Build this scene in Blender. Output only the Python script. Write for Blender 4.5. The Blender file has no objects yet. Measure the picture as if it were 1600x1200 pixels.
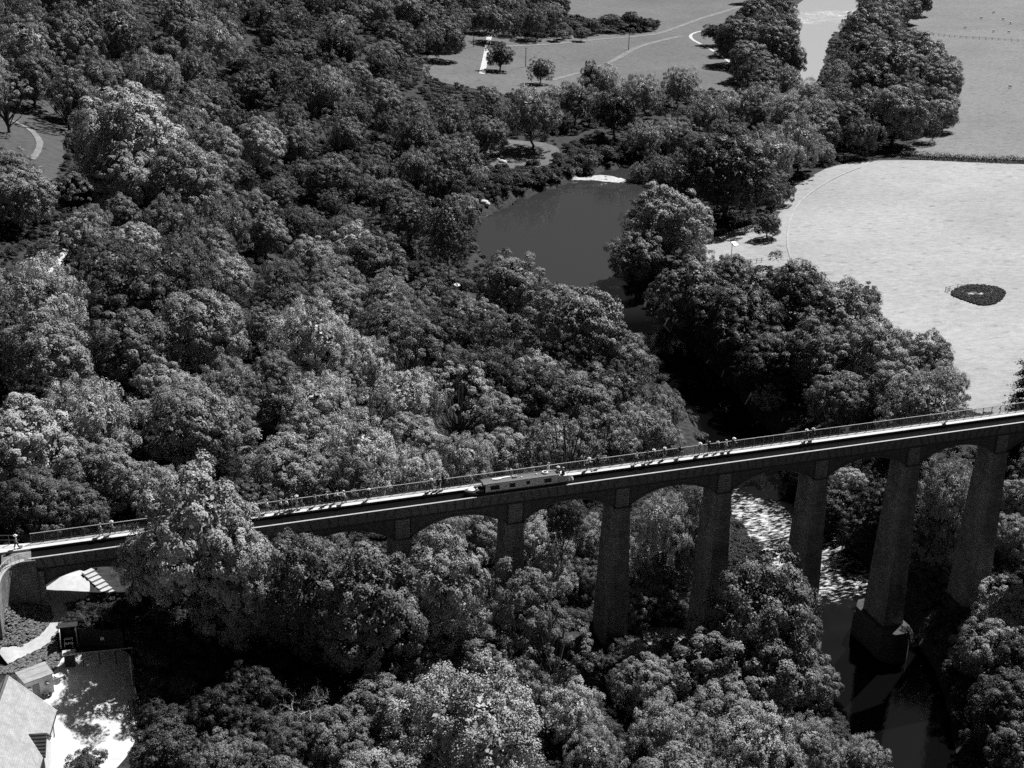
import bpy, bmesh, math, random
import numpy as np
from mathutils import Vector, Matrix
from mathutils.geometry import delaunay_2d_cdt

random.seed(11)
rng = np.random.default_rng(11)
scene = bpy.context.scene
COLL = scene.collection
R = math.radians

# ------------------------------------------------------------------ camera, sky, sun, exposure
cam_d = bpy.data.cameras.new("camera")
cam = bpy.data.objects.new("camera", cam_d)
COLL.objects.link(cam)
cam_d.sensor_fit = 'HORIZONTAL'
cam_d.sensor_width = 36.0
cam_d.lens = 48.243
cam_d.clip_start = 1.0
cam_d.clip_end = 6000.0
_r = Vector((0.94616071, -0.32295803, 0.02186383))
_u = Vector((0.10590852, 0.37268805, 0.92189316))
_f = Vector((0.30588119, 0.86994352, -0.38682679))
cam.matrix_world = Matrix(((_r.x, _u.x, -_f.x, -15.957), (_r.y, _u.y, -_f.y, -159.034), (_r.z, _u.z, -_f.z, 87.002), (0, 0, 0, 1)))
scene.camera = cam

SUN_EL, SUN_AZ = R(50.0), R(35.0)           # azimuth from +x towards +y
world = bpy.data.worlds.new("World")
scene.world = world
world.use_nodes = True
wt = world.node_tree
wt.nodes.clear()
sky = wt.nodes.new("ShaderNodeTexSky")
sky.sky_type = 'NISHITA'
sky.sun_disc = False
sky.dust_density = 1.0
sky.sun_elevation = SUN_EL
sky.sun_rotation = math.pi / 2 - SUN_AZ
sep = wt.nodes.new("ShaderNodeSeparateColor")   # red filter of the black-and-white photograph
bg = wt.nodes.new("ShaderNodeBackground")
bg.inputs[1].default_value = SKY_STRENGTH = 0.05
wo = wt.nodes.new("ShaderNodeOutputWorld")
wt.links.new(sky.outputs[0], sep.inputs[0])
filt = wt.nodes.new("ShaderNodeMath"); filt.operation = 'MULTIPLY_ADD'; filt.use_clamp = False   # red minus a share of blue, as a red filter sees the sky
filt.inputs[1].default_value = -0.30
flo = wt.nodes.new("ShaderNodeMath"); flo.operation = 'MAXIMUM'; flo.inputs[1].default_value = 0.02
wt.links.new(sep.outputs[2], filt.inputs[0])
wt.links.new(sep.outputs[0], filt.inputs[2])
wt.links.new(filt.outputs[0], flo.inputs[0])
wt.links.new(flo.outputs[0], bg.inputs[0])
wt.links.new(bg.outputs[0], wo.inputs[0])

sun_d = bpy.data.lights.new("sun", 'SUN')
sun_d.energy = 5.0
sun_d.angle = R(0.53)
sun_d.color = (1, 1, 1)
sun = bpy.data.objects.new("sun", sun_d)
COLL.objects.link(sun)
_d = Vector((math.cos(SUN_EL) * math.cos(SUN_AZ), math.cos(SUN_EL) * math.sin(SUN_AZ), math.sin(SUN_EL)))
sun.rotation_euler = _d.to_track_quat('Z', 'Y').to_euler()
sun.location = _d * 300

scene.view_settings.view_transform = 'Standard'
scene.view_settings.look = 'None'
scene.view_settings.exposure = 0.50
scene.view_settings.gamma = 1.0
scene.view_settings.use_curve_mapping = False
scene.cycles.use_denoising = False
scene.cycles.max_bounces = 4
scene.cycles.diffuse_bounces = 1
scene.cycles.glossy_bounces = 2
scene.cycles.transmission_bounces = 2
scene.cycles.use_adaptive_sampling = True
scene.cycles.adaptive_threshold = 0.02

# ------------------------------------------------------------------ materials
def g(v): return (v, v, v, 1.0)

class NT:
    def __init__(s, m): s.t = m.node_tree; s.n = s.t.nodes; s.l = s.t.links
    def new(s, ty, **k):
        n = s.n.new(ty)
        for a, b in k.items(): setattr(n, a, b)
        return n
    def link(s, a, b): s.l.new(a, b)
    def coords(s, obj=False):
        if obj:
            return s.new("ShaderNodeTexCoord").outputs['Object']
        return s.new("ShaderNodeNewGeometry").outputs['Position']
    def noise(s, vec, scale, detail=4, rough=.6, stretch=None):
        if stretch:
            mp = s.new("ShaderNodeMapping"); mp.inputs['Scale'].default_value = stretch
            s.link(vec, mp.inputs[0]); vec = mp.outputs[0]
        n = s.new("ShaderNodeTexNoise"); n.inputs['Scale'].default_value = scale
        n.inputs['Detail'].default_value = detail; n.inputs['Roughness'].default_value = rough
        s.link(vec, n.inputs['Vector']); return n.outputs[0]
    def ramp(s, fac, stops):
        r = s.new("ShaderNodeValToRGB"); e = r.color_ramp.elements
        while len(e) < len(stops): e.new(.5)
        for i, (p, v) in enumerate(stops): e[i].position = p; e[i].color = g(v)
        s.link(fac, r.inputs[0]); return r.outputs[0]
    def math(s, op, a, b=None, clamp=False):
        n = s.new("ShaderNodeMath", operation=op, use_clamp=clamp)
        for i, v in enumerate((a, b)):
            if v is None: continue
            if isinstance(v, (int, float)): n.inputs[i].default_value = v
            else: s.link(v, n.inputs[i])
        return n.outputs[0]
    def bump(s, h, strength, dist=.1):
        b = s.new("ShaderNodeBump"); b.inputs['Strength'].default_value = strength; b.inputs['Distance'].default_value = dist
        s.link(h, b.inputs['Height']); return b.outputs[0]

def mat(name, base=.2, rough=.8, spec=.3):
    m = bpy.data.materials.new(name); m.use_nodes = True
    nt = NT(m); p = nt.n['Principled BSDF']
    p.inputs['Base Color'].default_value = g(base); p.inputs['Roughness'].default_value = rough
    p.inputs['Specular IOR Level'].default_value = spec
    return m, nt, p

def noisy(name, lo, hi, scale, rough=.85, detail=5, bump=0.0, bscale=None, bdist=.05, spec=.2, stretch=None, obj=False, lowp=.3, highp=.7):
    m, nt, p = mat(name, lo, rough, spec)
    v = nt.coords(obj)
    f = nt.noise(v, scale, detail, .62, stretch)
    nt.link(nt.ramp(f, [(lowp, lo), (highp, hi)]), p.inputs['Base Color'])
    if bump:
        h = nt.noise(v, bscale or scale, 5, .65, stretch)
        nt.link(nt.bump(h, bump, bdist), p.inputs['Normal'])
    return m

def tinted(name, rough=.7, lo=.8, hi=1.2, scale=8.0):
    """one material whose grey is the object's own colour, with a little wear"""
    m, nt, p = mat(name, .5, rough, .25)
    oi = nt.new("ShaderNodeObjectInfo")
    f = nt.ramp(nt.noise(nt.coords(True), scale, 3), [(.3, lo), (.7, hi)])
    mx = nt.new("ShaderNodeMix", data_type='RGBA', blend_type='MULTIPLY'); mx.inputs[0].default_value = 1
    nt.link(oi.outputs['Color'], mx.inputs[6]); nt.link(f, mx.inputs[7]); nt.link(mx.outputs[2], p.inputs['Base Color'])
    return m

M = {}
def leaf_material():
    m, nt, p = mat("leaf", .08, .5, .22)
    oi = nt.new("ShaderNodeObjectInfo")
    at = nt.new("ShaderNodeAttribute", attribute_name="tint")
    mx = nt.new("ShaderNodeMix", data_type='RGBA', blend_type='MULTIPLY'); mx.inputs[0].default_value = 1
    nt.link(oi.outputs['Color'], mx.inputs[6])
    iv = nt.new("ShaderNodeAttribute", attribute_name="tv", attribute_type='INSTANCER')     # each scattered tree its own tone
    at_f = nt.math('MULTIPLY', at.outputs['Fac'], nt.math('ADD', iv.outputs['Fac'], 1.0))
    nt.link(nt.math('MULTIPLY', at_f, nt.math('ADD', nt.math('MULTIPLY', oi.outputs['Random'], .24), .88)), mx.inputs[7])
    nt.link(mx.outputs[2], p.inputs['Base Color'])
    return m
M['leaf'] = leaf_material()
M['bark'] = noisy("bark", .035, .09, 3.0, .95, bump=.5, obj=True)
M['dead_wood'] = noisy("dead_wood", .30, .55, 2.0, .9, obj=True)
M['ground'] = noisy("woodland_floor", .012, .065, .9, .95, detail=8, bump=.8, bscale=1.5, bdist=.3)

def field_material(name, lo, hi, dark, streak=(1, 1, 1), rel=.5):
    m, nt, p = mat(name, hi, .9, .1)
    v = nt.coords()
    big = nt.noise(v, .018, 5, .6)
    fine = nt.noise(v, .55, 6, .72, streak)
    tuft = nt.noise(v, .33, 3, .55, streak)
    a = nt.ramp(fine, [(.25, lo), (.75, hi)])
    b = nt.ramp(big, [(.3, .82), (.7, 1.1)])
    c = nt.ramp(tuft, [(.30, dark), (.40, 1.0)])
    q = nt.math('MULTIPLY', a, b); q = nt.math('MULTIPLY', q, c)
    nt.link(q, p.inputs['Base Color'])
    nt.link(nt.bump(fine, rel, .5), p.inputs['Normal'])
    return m
M['hay'] = field_material("mown_hay", .27, .44, .72, (.7, 1.3, 1), .6)
M['pasture'] = field_material("pasture_grass", .14, .27, .62, (.8, 1.3, 1), .8)
M['meadow'] = field_material("meadow_grass", .10, .20, .62, (.8, 1.3, 1), .8)
M['mottle'] = field_material("trampled_grass", .05, .20, .5, (1, 1, 1), .6)
M['rough'] = field_material("rough_grass", .04, .12, .5, (1, 1, 1), .8)
M['track'] = noisy("trodden_grass", .13, .26, .5, .9)
M['wheel'] = noisy("wheel_marks", .28, .44, .5, .9)
M['pale_track'] = noisy("pale_track_gravel", .36, .62, .8, .9)
M['gravel'] = noisy("yard_gravel", .50, .68, 1.2, .9, detail=8, bump=.3, bscale=6)
M['path'] = noisy("path_gravel", .42, .55, 1.5, .9, bump=.2, bscale=6)
M['shingle'] = noisy("shingle", .30, .62, .9, .9, detail=8, bump=.8, bscale=1.6, bdist=.3)
M['shore'] = noisy("pale_mud", .16, .42, .9, .9, detail=8, bump=.8, bscale=1.6, bdist=.3)
M['road'] = noisy("tarmac", .16, .24, 1.0, .85)
M['rock'] = noisy("pale_rock", .45, .8, 1.0, .9, bump=.5, bscale=2, obj=True)
M['towpath'] = noisy("towpath_surface", .50, .64, .7, .85, detail=7)
M['white'] = noisy("white_paint", .70, .82, 2.0, .5, obj=True)
M['wall_white'] = noisy("white_render", .66, .80, 1.2, .8)
M['dark'] = noisy("dark_timber", .02, .05, 2.0, .8)
M['timber'] = noisy("weathered_timber", .20, .34, 3.0, .85)
M['pole_wood'] = noisy("tarred_pole", .03, .06, 3.0, .9)
def slate_material():
    m, nt, p = mat("slate_roof", .38, .75, .2)
    v = nt.coords(True); sx = nt.new("ShaderNodeSeparateXYZ"); nt.link(v, sx.inputs[0])
    cb = nt.new("ShaderNodeCombineXYZ"); nt.link(sx.outputs[1], cb.inputs[0]); nt.link(nt.math('MULTIPLY', sx.outputs[2], 1.4), cb.inputs[1])
    br = nt.new("ShaderNodeTexBrick"); br.inputs['Scale'].default_value = 1.0; br.inputs['Brick Width'].default_value = .34; br.inputs['Row Height'].default_value = .27
    br.inputs['Mortar Size'].default_value = .02; br.inputs['Color1'].default_value = g(.35); br.inputs['Color2'].default_value = g(.43); br.inputs['Mortar'].default_value = g(.29)
    nt.link(cb.outputs[0], br.inputs['Vector'])
    w = nt.ramp(nt.noise(v, .9, 7, .7), [(.3, .72), (.7, 1.12)])
    q = nt.new("ShaderNodeMix", data_type='RGBA', blend_type='MULTIPLY'); q.inputs[0].default_value = 1
    nt.link(br.outputs[0], q.inputs[6]); nt.link(w, q.inputs[7]); nt.link(q.outputs[2], p.inputs['Base Color'])
    return m
M['slate'] = slate_material()
M['plinth_shade'] = noisy("shade_toned_stone", .04, .10, 1.5, .95, bump=.5, bscale=3, obj=True)  # plinth stone painted dark to stand in for shade
M['meadow2'] = field_material("dark_meadow_grass", .06, .125, .65, (.8, 1.3, 1), .8)  # darker grass tone of the small meadow
M['tile'] = noisy("porch_tiles", .10, .17, 2.0, .8)
M['glass'] = mat("window_glass", .02, .08, .6)[0]
M['iron'] = noisy("cast_iron", .11, .19, 1.6, .65, detail=6, bump=.15, bscale=4, spec=.35)
M['iron_dark'] = noisy("cast_iron_dark", .06, .11, 1.2, .7, spec=.3)
M['rail'] = noisy("rail_paint", .07, .11, 1.2, .45, spec=.5)
M['handrail'] = noisy("worn_handrail", .36, .5, 1.2, .4, spec=.5)
M['cope'] = noisy("iron_rim", .34, .48, 1.5, .6, spec=.4)

def stone_material():
    m, nt, p = mat("coursed_sandstone", .2, .9, .15)
    v = nt.coords(True)
    # courses run round the pier: use (x+y) along the wall and z up
    sx = nt.new("ShaderNodeSeparateXYZ"); nt.link(v, sx.inputs[0])
    cb = nt.new("ShaderNodeCombineXYZ")
    nt.link(nt.math('ADD', sx.outputs[0], sx.outputs[1]), cb.inputs[0]); nt.link(sx.outputs[2], cb.inputs[1])
    br = nt.new("ShaderNodeTexBrick")
    br.inputs['Scale'].default_value = 1.0; br.inputs['Brick Width'].default_value = .95; br.inputs['Row Height'].default_value = .42
    br.inputs['Mortar Size'].default_value = .022; br.inputs['Mortar Smooth'].default_value = .3
    br.inputs['Color1'].default_value = g(.18); br.inputs['Color2'].default_value = g(.27); br.inputs['Mortar'].default_value = g(.085)
    nt.link(cb.outputs[0], br.inputs['Vector'])
    w = nt.ramp(nt.noise(v, .45, 7, .7, (1, 1, .3)), [(.3, .45), (.7, 1.3)])
    q = nt.new("ShaderNodeMix", data_type='RGBA', blend_type='MULTIPLY'); q.inputs[0].default_value = 1
    nt.link(br.outputs[0], q.inputs[6]); nt.link(w, q.inputs[7]); nt.link(q.outputs[2], p.inputs['Base Color'])
    h = nt.math('SUBTRACT', nt.noise(v, 3.0, 5, .6), nt.math('MULTIPLY', br.outputs['Fac'], 1.2))
    nt.link(nt.bump(h, .7, .06), p.inputs['Normal'])
    return m
M['stone'] = stone_material()

def water_material(name, rough, wave, wscale, foam=False, base=.003):
    m, nt, p = mat(name, base, rough, .5)
    p.inputs['IOR'].default_value = 1.33
    v = nt.coords()
    h = nt.noise(v, wscale, 4, .6)
    nt.link(nt.bump(h, wave, .12), p.inputs['Normal'])
    if foam:
        at = nt.new("ShaderNodeAttribute", attribute_name="foam")
        fl = nt.new("ShaderNodeAttribute", attribute_name="flow")
        n1 = nt.noise(v, 1.0, 8, .74, (.62, 1.7, 1))
        n2 = nt.noise(v, .07, 4, .6)
        k = nt.math('ADD', n1, nt.math('MULTIPLY', nt.math('SUBTRACT', n2, .5), .55))
        k = nt.math('ADD', k, nt.math('SUBTRACT', nt.math('MULTIPLY', at.outputs['Fac'], .55), .55))
        k = nt.ramp(k, [(.515, 0.0), (.68, 1.0)])
        sl = nt.new("ShaderNodeAttribute", attribute_name="painted_sheen")     # sky reflection painted as paler base colour in pool and upper reach
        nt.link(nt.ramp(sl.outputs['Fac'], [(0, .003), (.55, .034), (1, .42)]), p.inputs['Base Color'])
        d = nt.new("ShaderNodeBsdfDiffuse"); d.inputs[0].default_value = g(.78)
        mx = nt.new("ShaderNodeMixShader")
        nt.link(k, mx.inputs[0]); nt.link(p.outputs[0], mx.inputs[1]); nt.link(d.outputs[0], mx.inputs[2])
        nt.link(mx.outputs[0], nt.n['Material Output'].inputs[0])
    return m
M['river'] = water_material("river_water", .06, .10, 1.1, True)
M['canal'] = water_material("canal_water", .05, .12, 1.4, False, .006)
M['skin'] = tinted("skin", .6, .95, 1.05)
M['cloth'] = tinted("cloth", .85, .85, 1.1, 6)
M['paint'] = tinted("boat_paint", .45, .92, 1.05, 3)
M['wool'] = noisy("fleece", .78, .86, 6, .95, obj=True)

# ------------------------------------------------------------------ mesh helpers
class MB:
    """collects vertices and faces, then links them as ONE mesh object"""
    def __init__(s): s.v = []; s.f = []
    def add(s, vs, fs):
        o = len(s.v); s.v += [tuple(v) for v in vs]; s.f += [tuple(i + o for i in f) for f in fs]; return s
    def box(s, a, b):
        x0, y0, z0 = a; x1, y1, z1 = b
        return s.add([(x0,y0,z0),(x1,y0,z0),(x1,y1,z0),(x0,y1,z0),(x0,y0,z1),(x1,y0,z1),(x1,y1,z1),(x0,y1,z1)],
                     [(0,3,2,1),(4,5,6,7),(0,1,5,4),(1,2,6,5),(2,3,7,6),(3,0,4,7)])
    def obox(s, p, q, w, h):
        """bar from p to q, w wide (horizontal), h high, centred"""
        p = Vector(p); q = Vector(q); d = (q - p).normalized()
        side = d.cross(Vector((0, 0, 1)))
        side = side.normalized() if side.length > 1e-4 else Vector((1, 0, 0))
        up = side.cross(d)
        vs = []
        for c in (p, q):
            for a, b in ((-1,-1),(1,-1),(1,1),(-1,1)): vs.append(c + side * a * w / 2 + up * b * h / 2)
        return s.add(vs, [(0,1,2,3),(7,6,5,4),(0,4,5,1),(1,5,6,2),(2,6,7,3),(3,7,4,0)])
    def frustum(s, c0, r0, c1, r1, n=6):
        c0 = Vector(c0); c1 = Vector(c1); d = (c1 - c0).normalized(); a = d.orthogonal().normalized(); b = d.cross(a)
        vs = []
        for c, r in ((c0, r0), (c1, r1)):
            for i in range(n):
                t = 2 * math.pi * i / n; vs.append(c + (a * math.cos(t) + b * math.sin(t)) * r)
        fs = [(i, (i + 1) % n, n + (i + 1) % n, n + i) for i in range(n)] + [tuple(range(n - 1, -1, -1)), tuple(range(n, 2 * n))]
        return s.add(vs, fs)
    def tube(s, pts, rad, n=6):
        pts = [Vector(p) for p in pts]
        o = len(s.v); ring = []
        a = None
        for i, p in enumerate(pts):
            d = ((pts[min(i + 1, len(pts) - 1)] - pts[max(i - 1, 0)])).normalized()
            a = d.orthogonal().normalized() if a is None else (a - d * a.dot(d)).normalized()
            b = d.cross(a); r = rad[i] if isinstance(rad, (list, tuple)) else rad
            for k in range(n):
                t = 2 * math.pi * k / n; s.v.append(tuple(p + (a * math.cos(t) + b * math.sin(t)) * r))
        for i in range(len(pts) - 1):
            for k in range(n):
                s.f.append((o + i * n + k, o + i * n + (k + 1) % n, o + (i + 1) * n + (k + 1) % n, o + (i + 1) * n + k))
        s.f.append(tuple(o + k for k in range(n - 1, -1, -1))); s.f.append(tuple(o + (len(pts) - 1) * n + k for k in range(n)))
        return s
    def mesh(s, name, m=None):
        me = bpy.data.meshes.new(name); me.from_pydata(s.v, [], s.f); me.update()
        bm = bmesh.new(); bm.from_mesh(me); bmesh.ops.recalc_face_normals(bm, faces=bm.faces); bm.to_mesh(me); bm.free()
        if m: me.materials.append(m)
        return me
    def build(s, name, m, parent=None, **k): return link(name, s.mesh(name, m), parent, **k)

def link(name, me, parent=None, loc=None, rotz=None, color=None):
    o = bpy.data.objects.new(name, me); COLL.objects.link(o)
    if parent: o.parent = parent
    if loc is not None: o.location = loc
    if rotz is not None: o.rotation_euler = (0, 0, rotz)
    if color is not None: o.color = g(color)
    return o
def tag(o, label=None, cat=None, group=None, kind=None):
    if label: o['label'] = label
    if cat: o['category'] = cat
    if group: o['group'] = group
    if kind: o['kind'] = kind
    return o
def thing(name, label, cat, loc=(0, 0, 0), rotz=0, group=None):
    o = bpy.data.objects.new(name, None); COLL.objects.link(o); o.empty_display_size = .5
    o.location = loc; o.rotation_euler = (0, 0, rotz)
    return tag(o, label, cat, group)
def smooth(me):
    me.polygons.foreach_set("use_smooth", [True] * len(me.polygons)); me.update(); return me
def bevelled(me, w, seg=1):
    bm = bmesh.new(); bm.from_mesh(me)
    bmesh.ops.bevel(bm, geom=list(bm.edges), offset=w, segments=seg, affect='EDGES', profile=.5)
    bm.to_mesh(me); bm.free(); return me
def fast_mesh(name, verts, faces4, m, tint=None):
    me = bpy.data.meshes.new(name); nv, nf = len(verts), len(faces4)
    me.vertices.add(nv); me.vertices.foreach_set("co", np.asarray(verts, np.float32).ravel())
    me.loops.add(nf * 4); me.loops.foreach_set("vertex_index", np.asarray(faces4, np.int32).ravel())
    me.polygons.add(nf); me.polygons.foreach_set("loop_start", np.arange(0, nf * 4, 4, dtype=np.int32))
    if tint is not None:
        at = me.attributes.new("tint", 'FLOAT', 'FACE'); at.data.foreach_set("value", np.asarray(tint, np.float32))
    me.update(calc_edges=True); me.materials.append(m); return me

# ------------------------------------------------------------------ terrain heights
# --- terrain (shared with scene.py)
RIVER = [(720, 1010, -36), (620, 850, -36), (535, 727, -36), (470, 640, -36), (430, 577, -36.2), (400, 528, -36.3), (370, 478, -36.4), (330, 420, -36.5), (285, 372, -36.7), (240, 335, -36.8), (190, 303, -37), (140, 241, -37.2), (121, 194, -37.2), (124, 160, -37.3), (126, 125, -37.5), (124, 100, -37.7), (119, 72, -37.9), (111, 45, -38), (106, 12, -38.1), (100, -8, -38.2), (91, -28, -38.3), (80, -65, -38.4), (60, -110, -38.5), (30, -180, -38.7), (-10, -260, -39), (-70, -350, -39.5)]
RWID = [22, 22, 24, 25, 10, 8.5, 7, 5, 5, 5, 7, 31, 19, 11, 8, 8, 9, 11, 10, 10, 8, 9, 12, 14, 16, 16]   # half widths
CTRL = [
 # along the bridge
 (-140,2,4),(-90,2,1),(-55,6,-2.5),(-30,10,-5),(-20,4,-5.4),(-8,3,-8.5),(10,2,-14),(26,2,-19),(42,2,-24),(58,2,-28.5),(67,2,-31.5),(76,2,-34),(140,4,-33),(160,4,-30.5),(200,0,-29.5),(300,0,-28),
 # in front
 (-24,-8,-8.6),(-16,-14,-9.5),(-30,-22,-9.6),(-55,-20,-8),(-90,-30,-4),(0,-14,-13.5),(20,-18,-20),(42,-22,-26),(60,-22,-31),(76,-24,-35),(118,-30,-35),(140,-30,-31),(190,-40,-29),
 (-40,-60,-14),(0,-60,-22),(40,-60,-32),(60,-60,-35),(-60,-120,-22),(0,-120,-32),(120,-80,-34),(160,-90,-30),(30,-110,-35),(100,-140,-33),
 # behind, left slope
 (-120,60,8),(-60,60,2),(-20,50,-5),(20,50,-14),(60,55,-24),(82,56,-31),(94,58,-35.5),(126,56,-35),(140,60,-31.5),(165,60,-30),(240,60,-29),
 (-160,130,16),(-80,130,7),(-30,130,-1.5),(20,130,-13),(60,130,-25),(95,132,-33.5),(146,128,-34.5),(166,130,-31),(215,128,-30),
 (-160,200,18),(-60,205,4),(-15,228,0),(20,210,-11),(60,205,-24),(90,205,-32.5),(173,205,-33.5),(190,190,-31),(260,190,-30),(330,250,-29.5),
 (-160,290,20),(-20,290,0),(20,285,-12),(60,285,-24),(95,290,-32),(130,300,-33.5),(180,250,-34),(215,270,-33),(250,262,-30.5),
 (-120,400,18),(0,400,1),(60,400,-16),(110,390,-27),(150,390,-32),(220,400,-33),(280,440,-33),(320,370,-33),(380,360,-29.5),(460,330,-28),
 (0,530,5),(100,530,-17),(160,520,-29),(210,520,-32.5),(300,540,-33),(360,560,-33.5),(440,540,-33),(480,500,-30),(600,450,-27.5),
 (50,720,0),(150,720,-17),(230,720,-29),(330,730,-32.5),(440,720,-33),(600,720,-31),(680,650,-28),(800,550,-24),
 (150,950,-10),(320,950,-28),(500,950,-32.5),(760,950,-28),(950,800,-20),(1100,600,-15),(900,300,-22),(700,100,-25),(500,-100,-25),
 (0,1200,10),(400,1250,-26),(800,1300,-25),(1300,1200,5),(1400,500,0),(-300,1000,40),(-300,500,40),(-300,200,34),(-300,0,20),(-250,-150,5),(-200,-300,-10),(300,-300,-20),(700,-300,-15),(0,-300,-36),
]
_P = np.array(CTRL, float)
def _phi(r):  return r
def _fit():
    X=_P[:,:2]; d=np.hypot(X[:,None,0]-X[None,:,0],X[:,None,1]-X[None,:,1])
    n=len(X); A=np.zeros((n+3,n+3)); A[:n,:n]=d+np.eye(n)*-1.5; A[:n,n]=1; A[:n,n+1:]=X; A[n,:n]=1; A[n+1:,:n]=X.T
    b=np.zeros(n+3); b[:n]=_P[:,2]
    return np.linalg.solve(A,b)
_W=_fit()
_rp=[];_rw=[]
for i in range(len(RIVER)-1):
    a=np.array(RIVER[i]);b=np.array(RIVER[i+1]);m=max(2,int(np.hypot(*(b-a)[:2])/4))
    for k in range(m):
        _rp.append(a+(b-a)*k/m); _rw.append(RWID[i]+(RWID[i+1]-RWID[i])*k/m)
_rp=np.array(_rp);_rw=np.array(_rw)
for _ in range(4):
    _rp[1:-1]=(_rp[:-2]+2*_rp[1:-1]+_rp[2:])/4
def sstep(t): t=np.clip(t,0,1); return t*t*(3-2*t)
def height(x,y):
    x=np.asarray(x,float);y=np.asarray(y,float);sh=x.shape;x=x.ravel();y=y.ravel();out=np.empty(len(x))
    n=len(_P)
    for s in range(0,len(x),4000):
        xs=x[s:s+4000];ys=y[s:s+4000]
        d=np.hypot(xs[:,None]-_P[None,:,0],ys[:,None]-_P[None,:,1])
        z=d@_W[:n]+_W[n]+_W[n+1]*xs+_W[n+2]*ys
        dr=np.hypot(xs[:,None]-_rp[None,:,0],ys[:,None]-_rp[None,:,1])-_rw[None,:]
        k=dr.argmin(1); dr=dr[np.arange(len(xs)),k]; wz=_rp[k,2]
        # carve: bed 1.6 below the water inside, bank rising outside
        bed=wz-1.6
        z=np.maximum(z,wz+0.5*sstep(dr/6)+.25)
        t=sstep((dr+2.5)/5.0)
        z=bed*(1-t)+z*t
        # canal embankment left of the bridge
        e=np.maximum(np.abs(ys-1.6)-5.0,0); e=np.maximum(e,0)
        ex=np.maximum(xs+26.6,0)
        emb=-0.35-np.where(ys<0,1.25,.62)*e-3.2*ex
        z=np.maximum(z,np.where(xs<-18,emb,-99))
        out[s:s+4000]=z
    return out.reshape(sh)
def riverdist(x,y):
    x=np.atleast_1d(x);y=np.atleast_1d(y)
    d=np.hypot(x[:,None]-_rp[None,:,0],y[:,None]-_rp[None,:,1])-_rw[None,:]
    return d.min(1)

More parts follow.
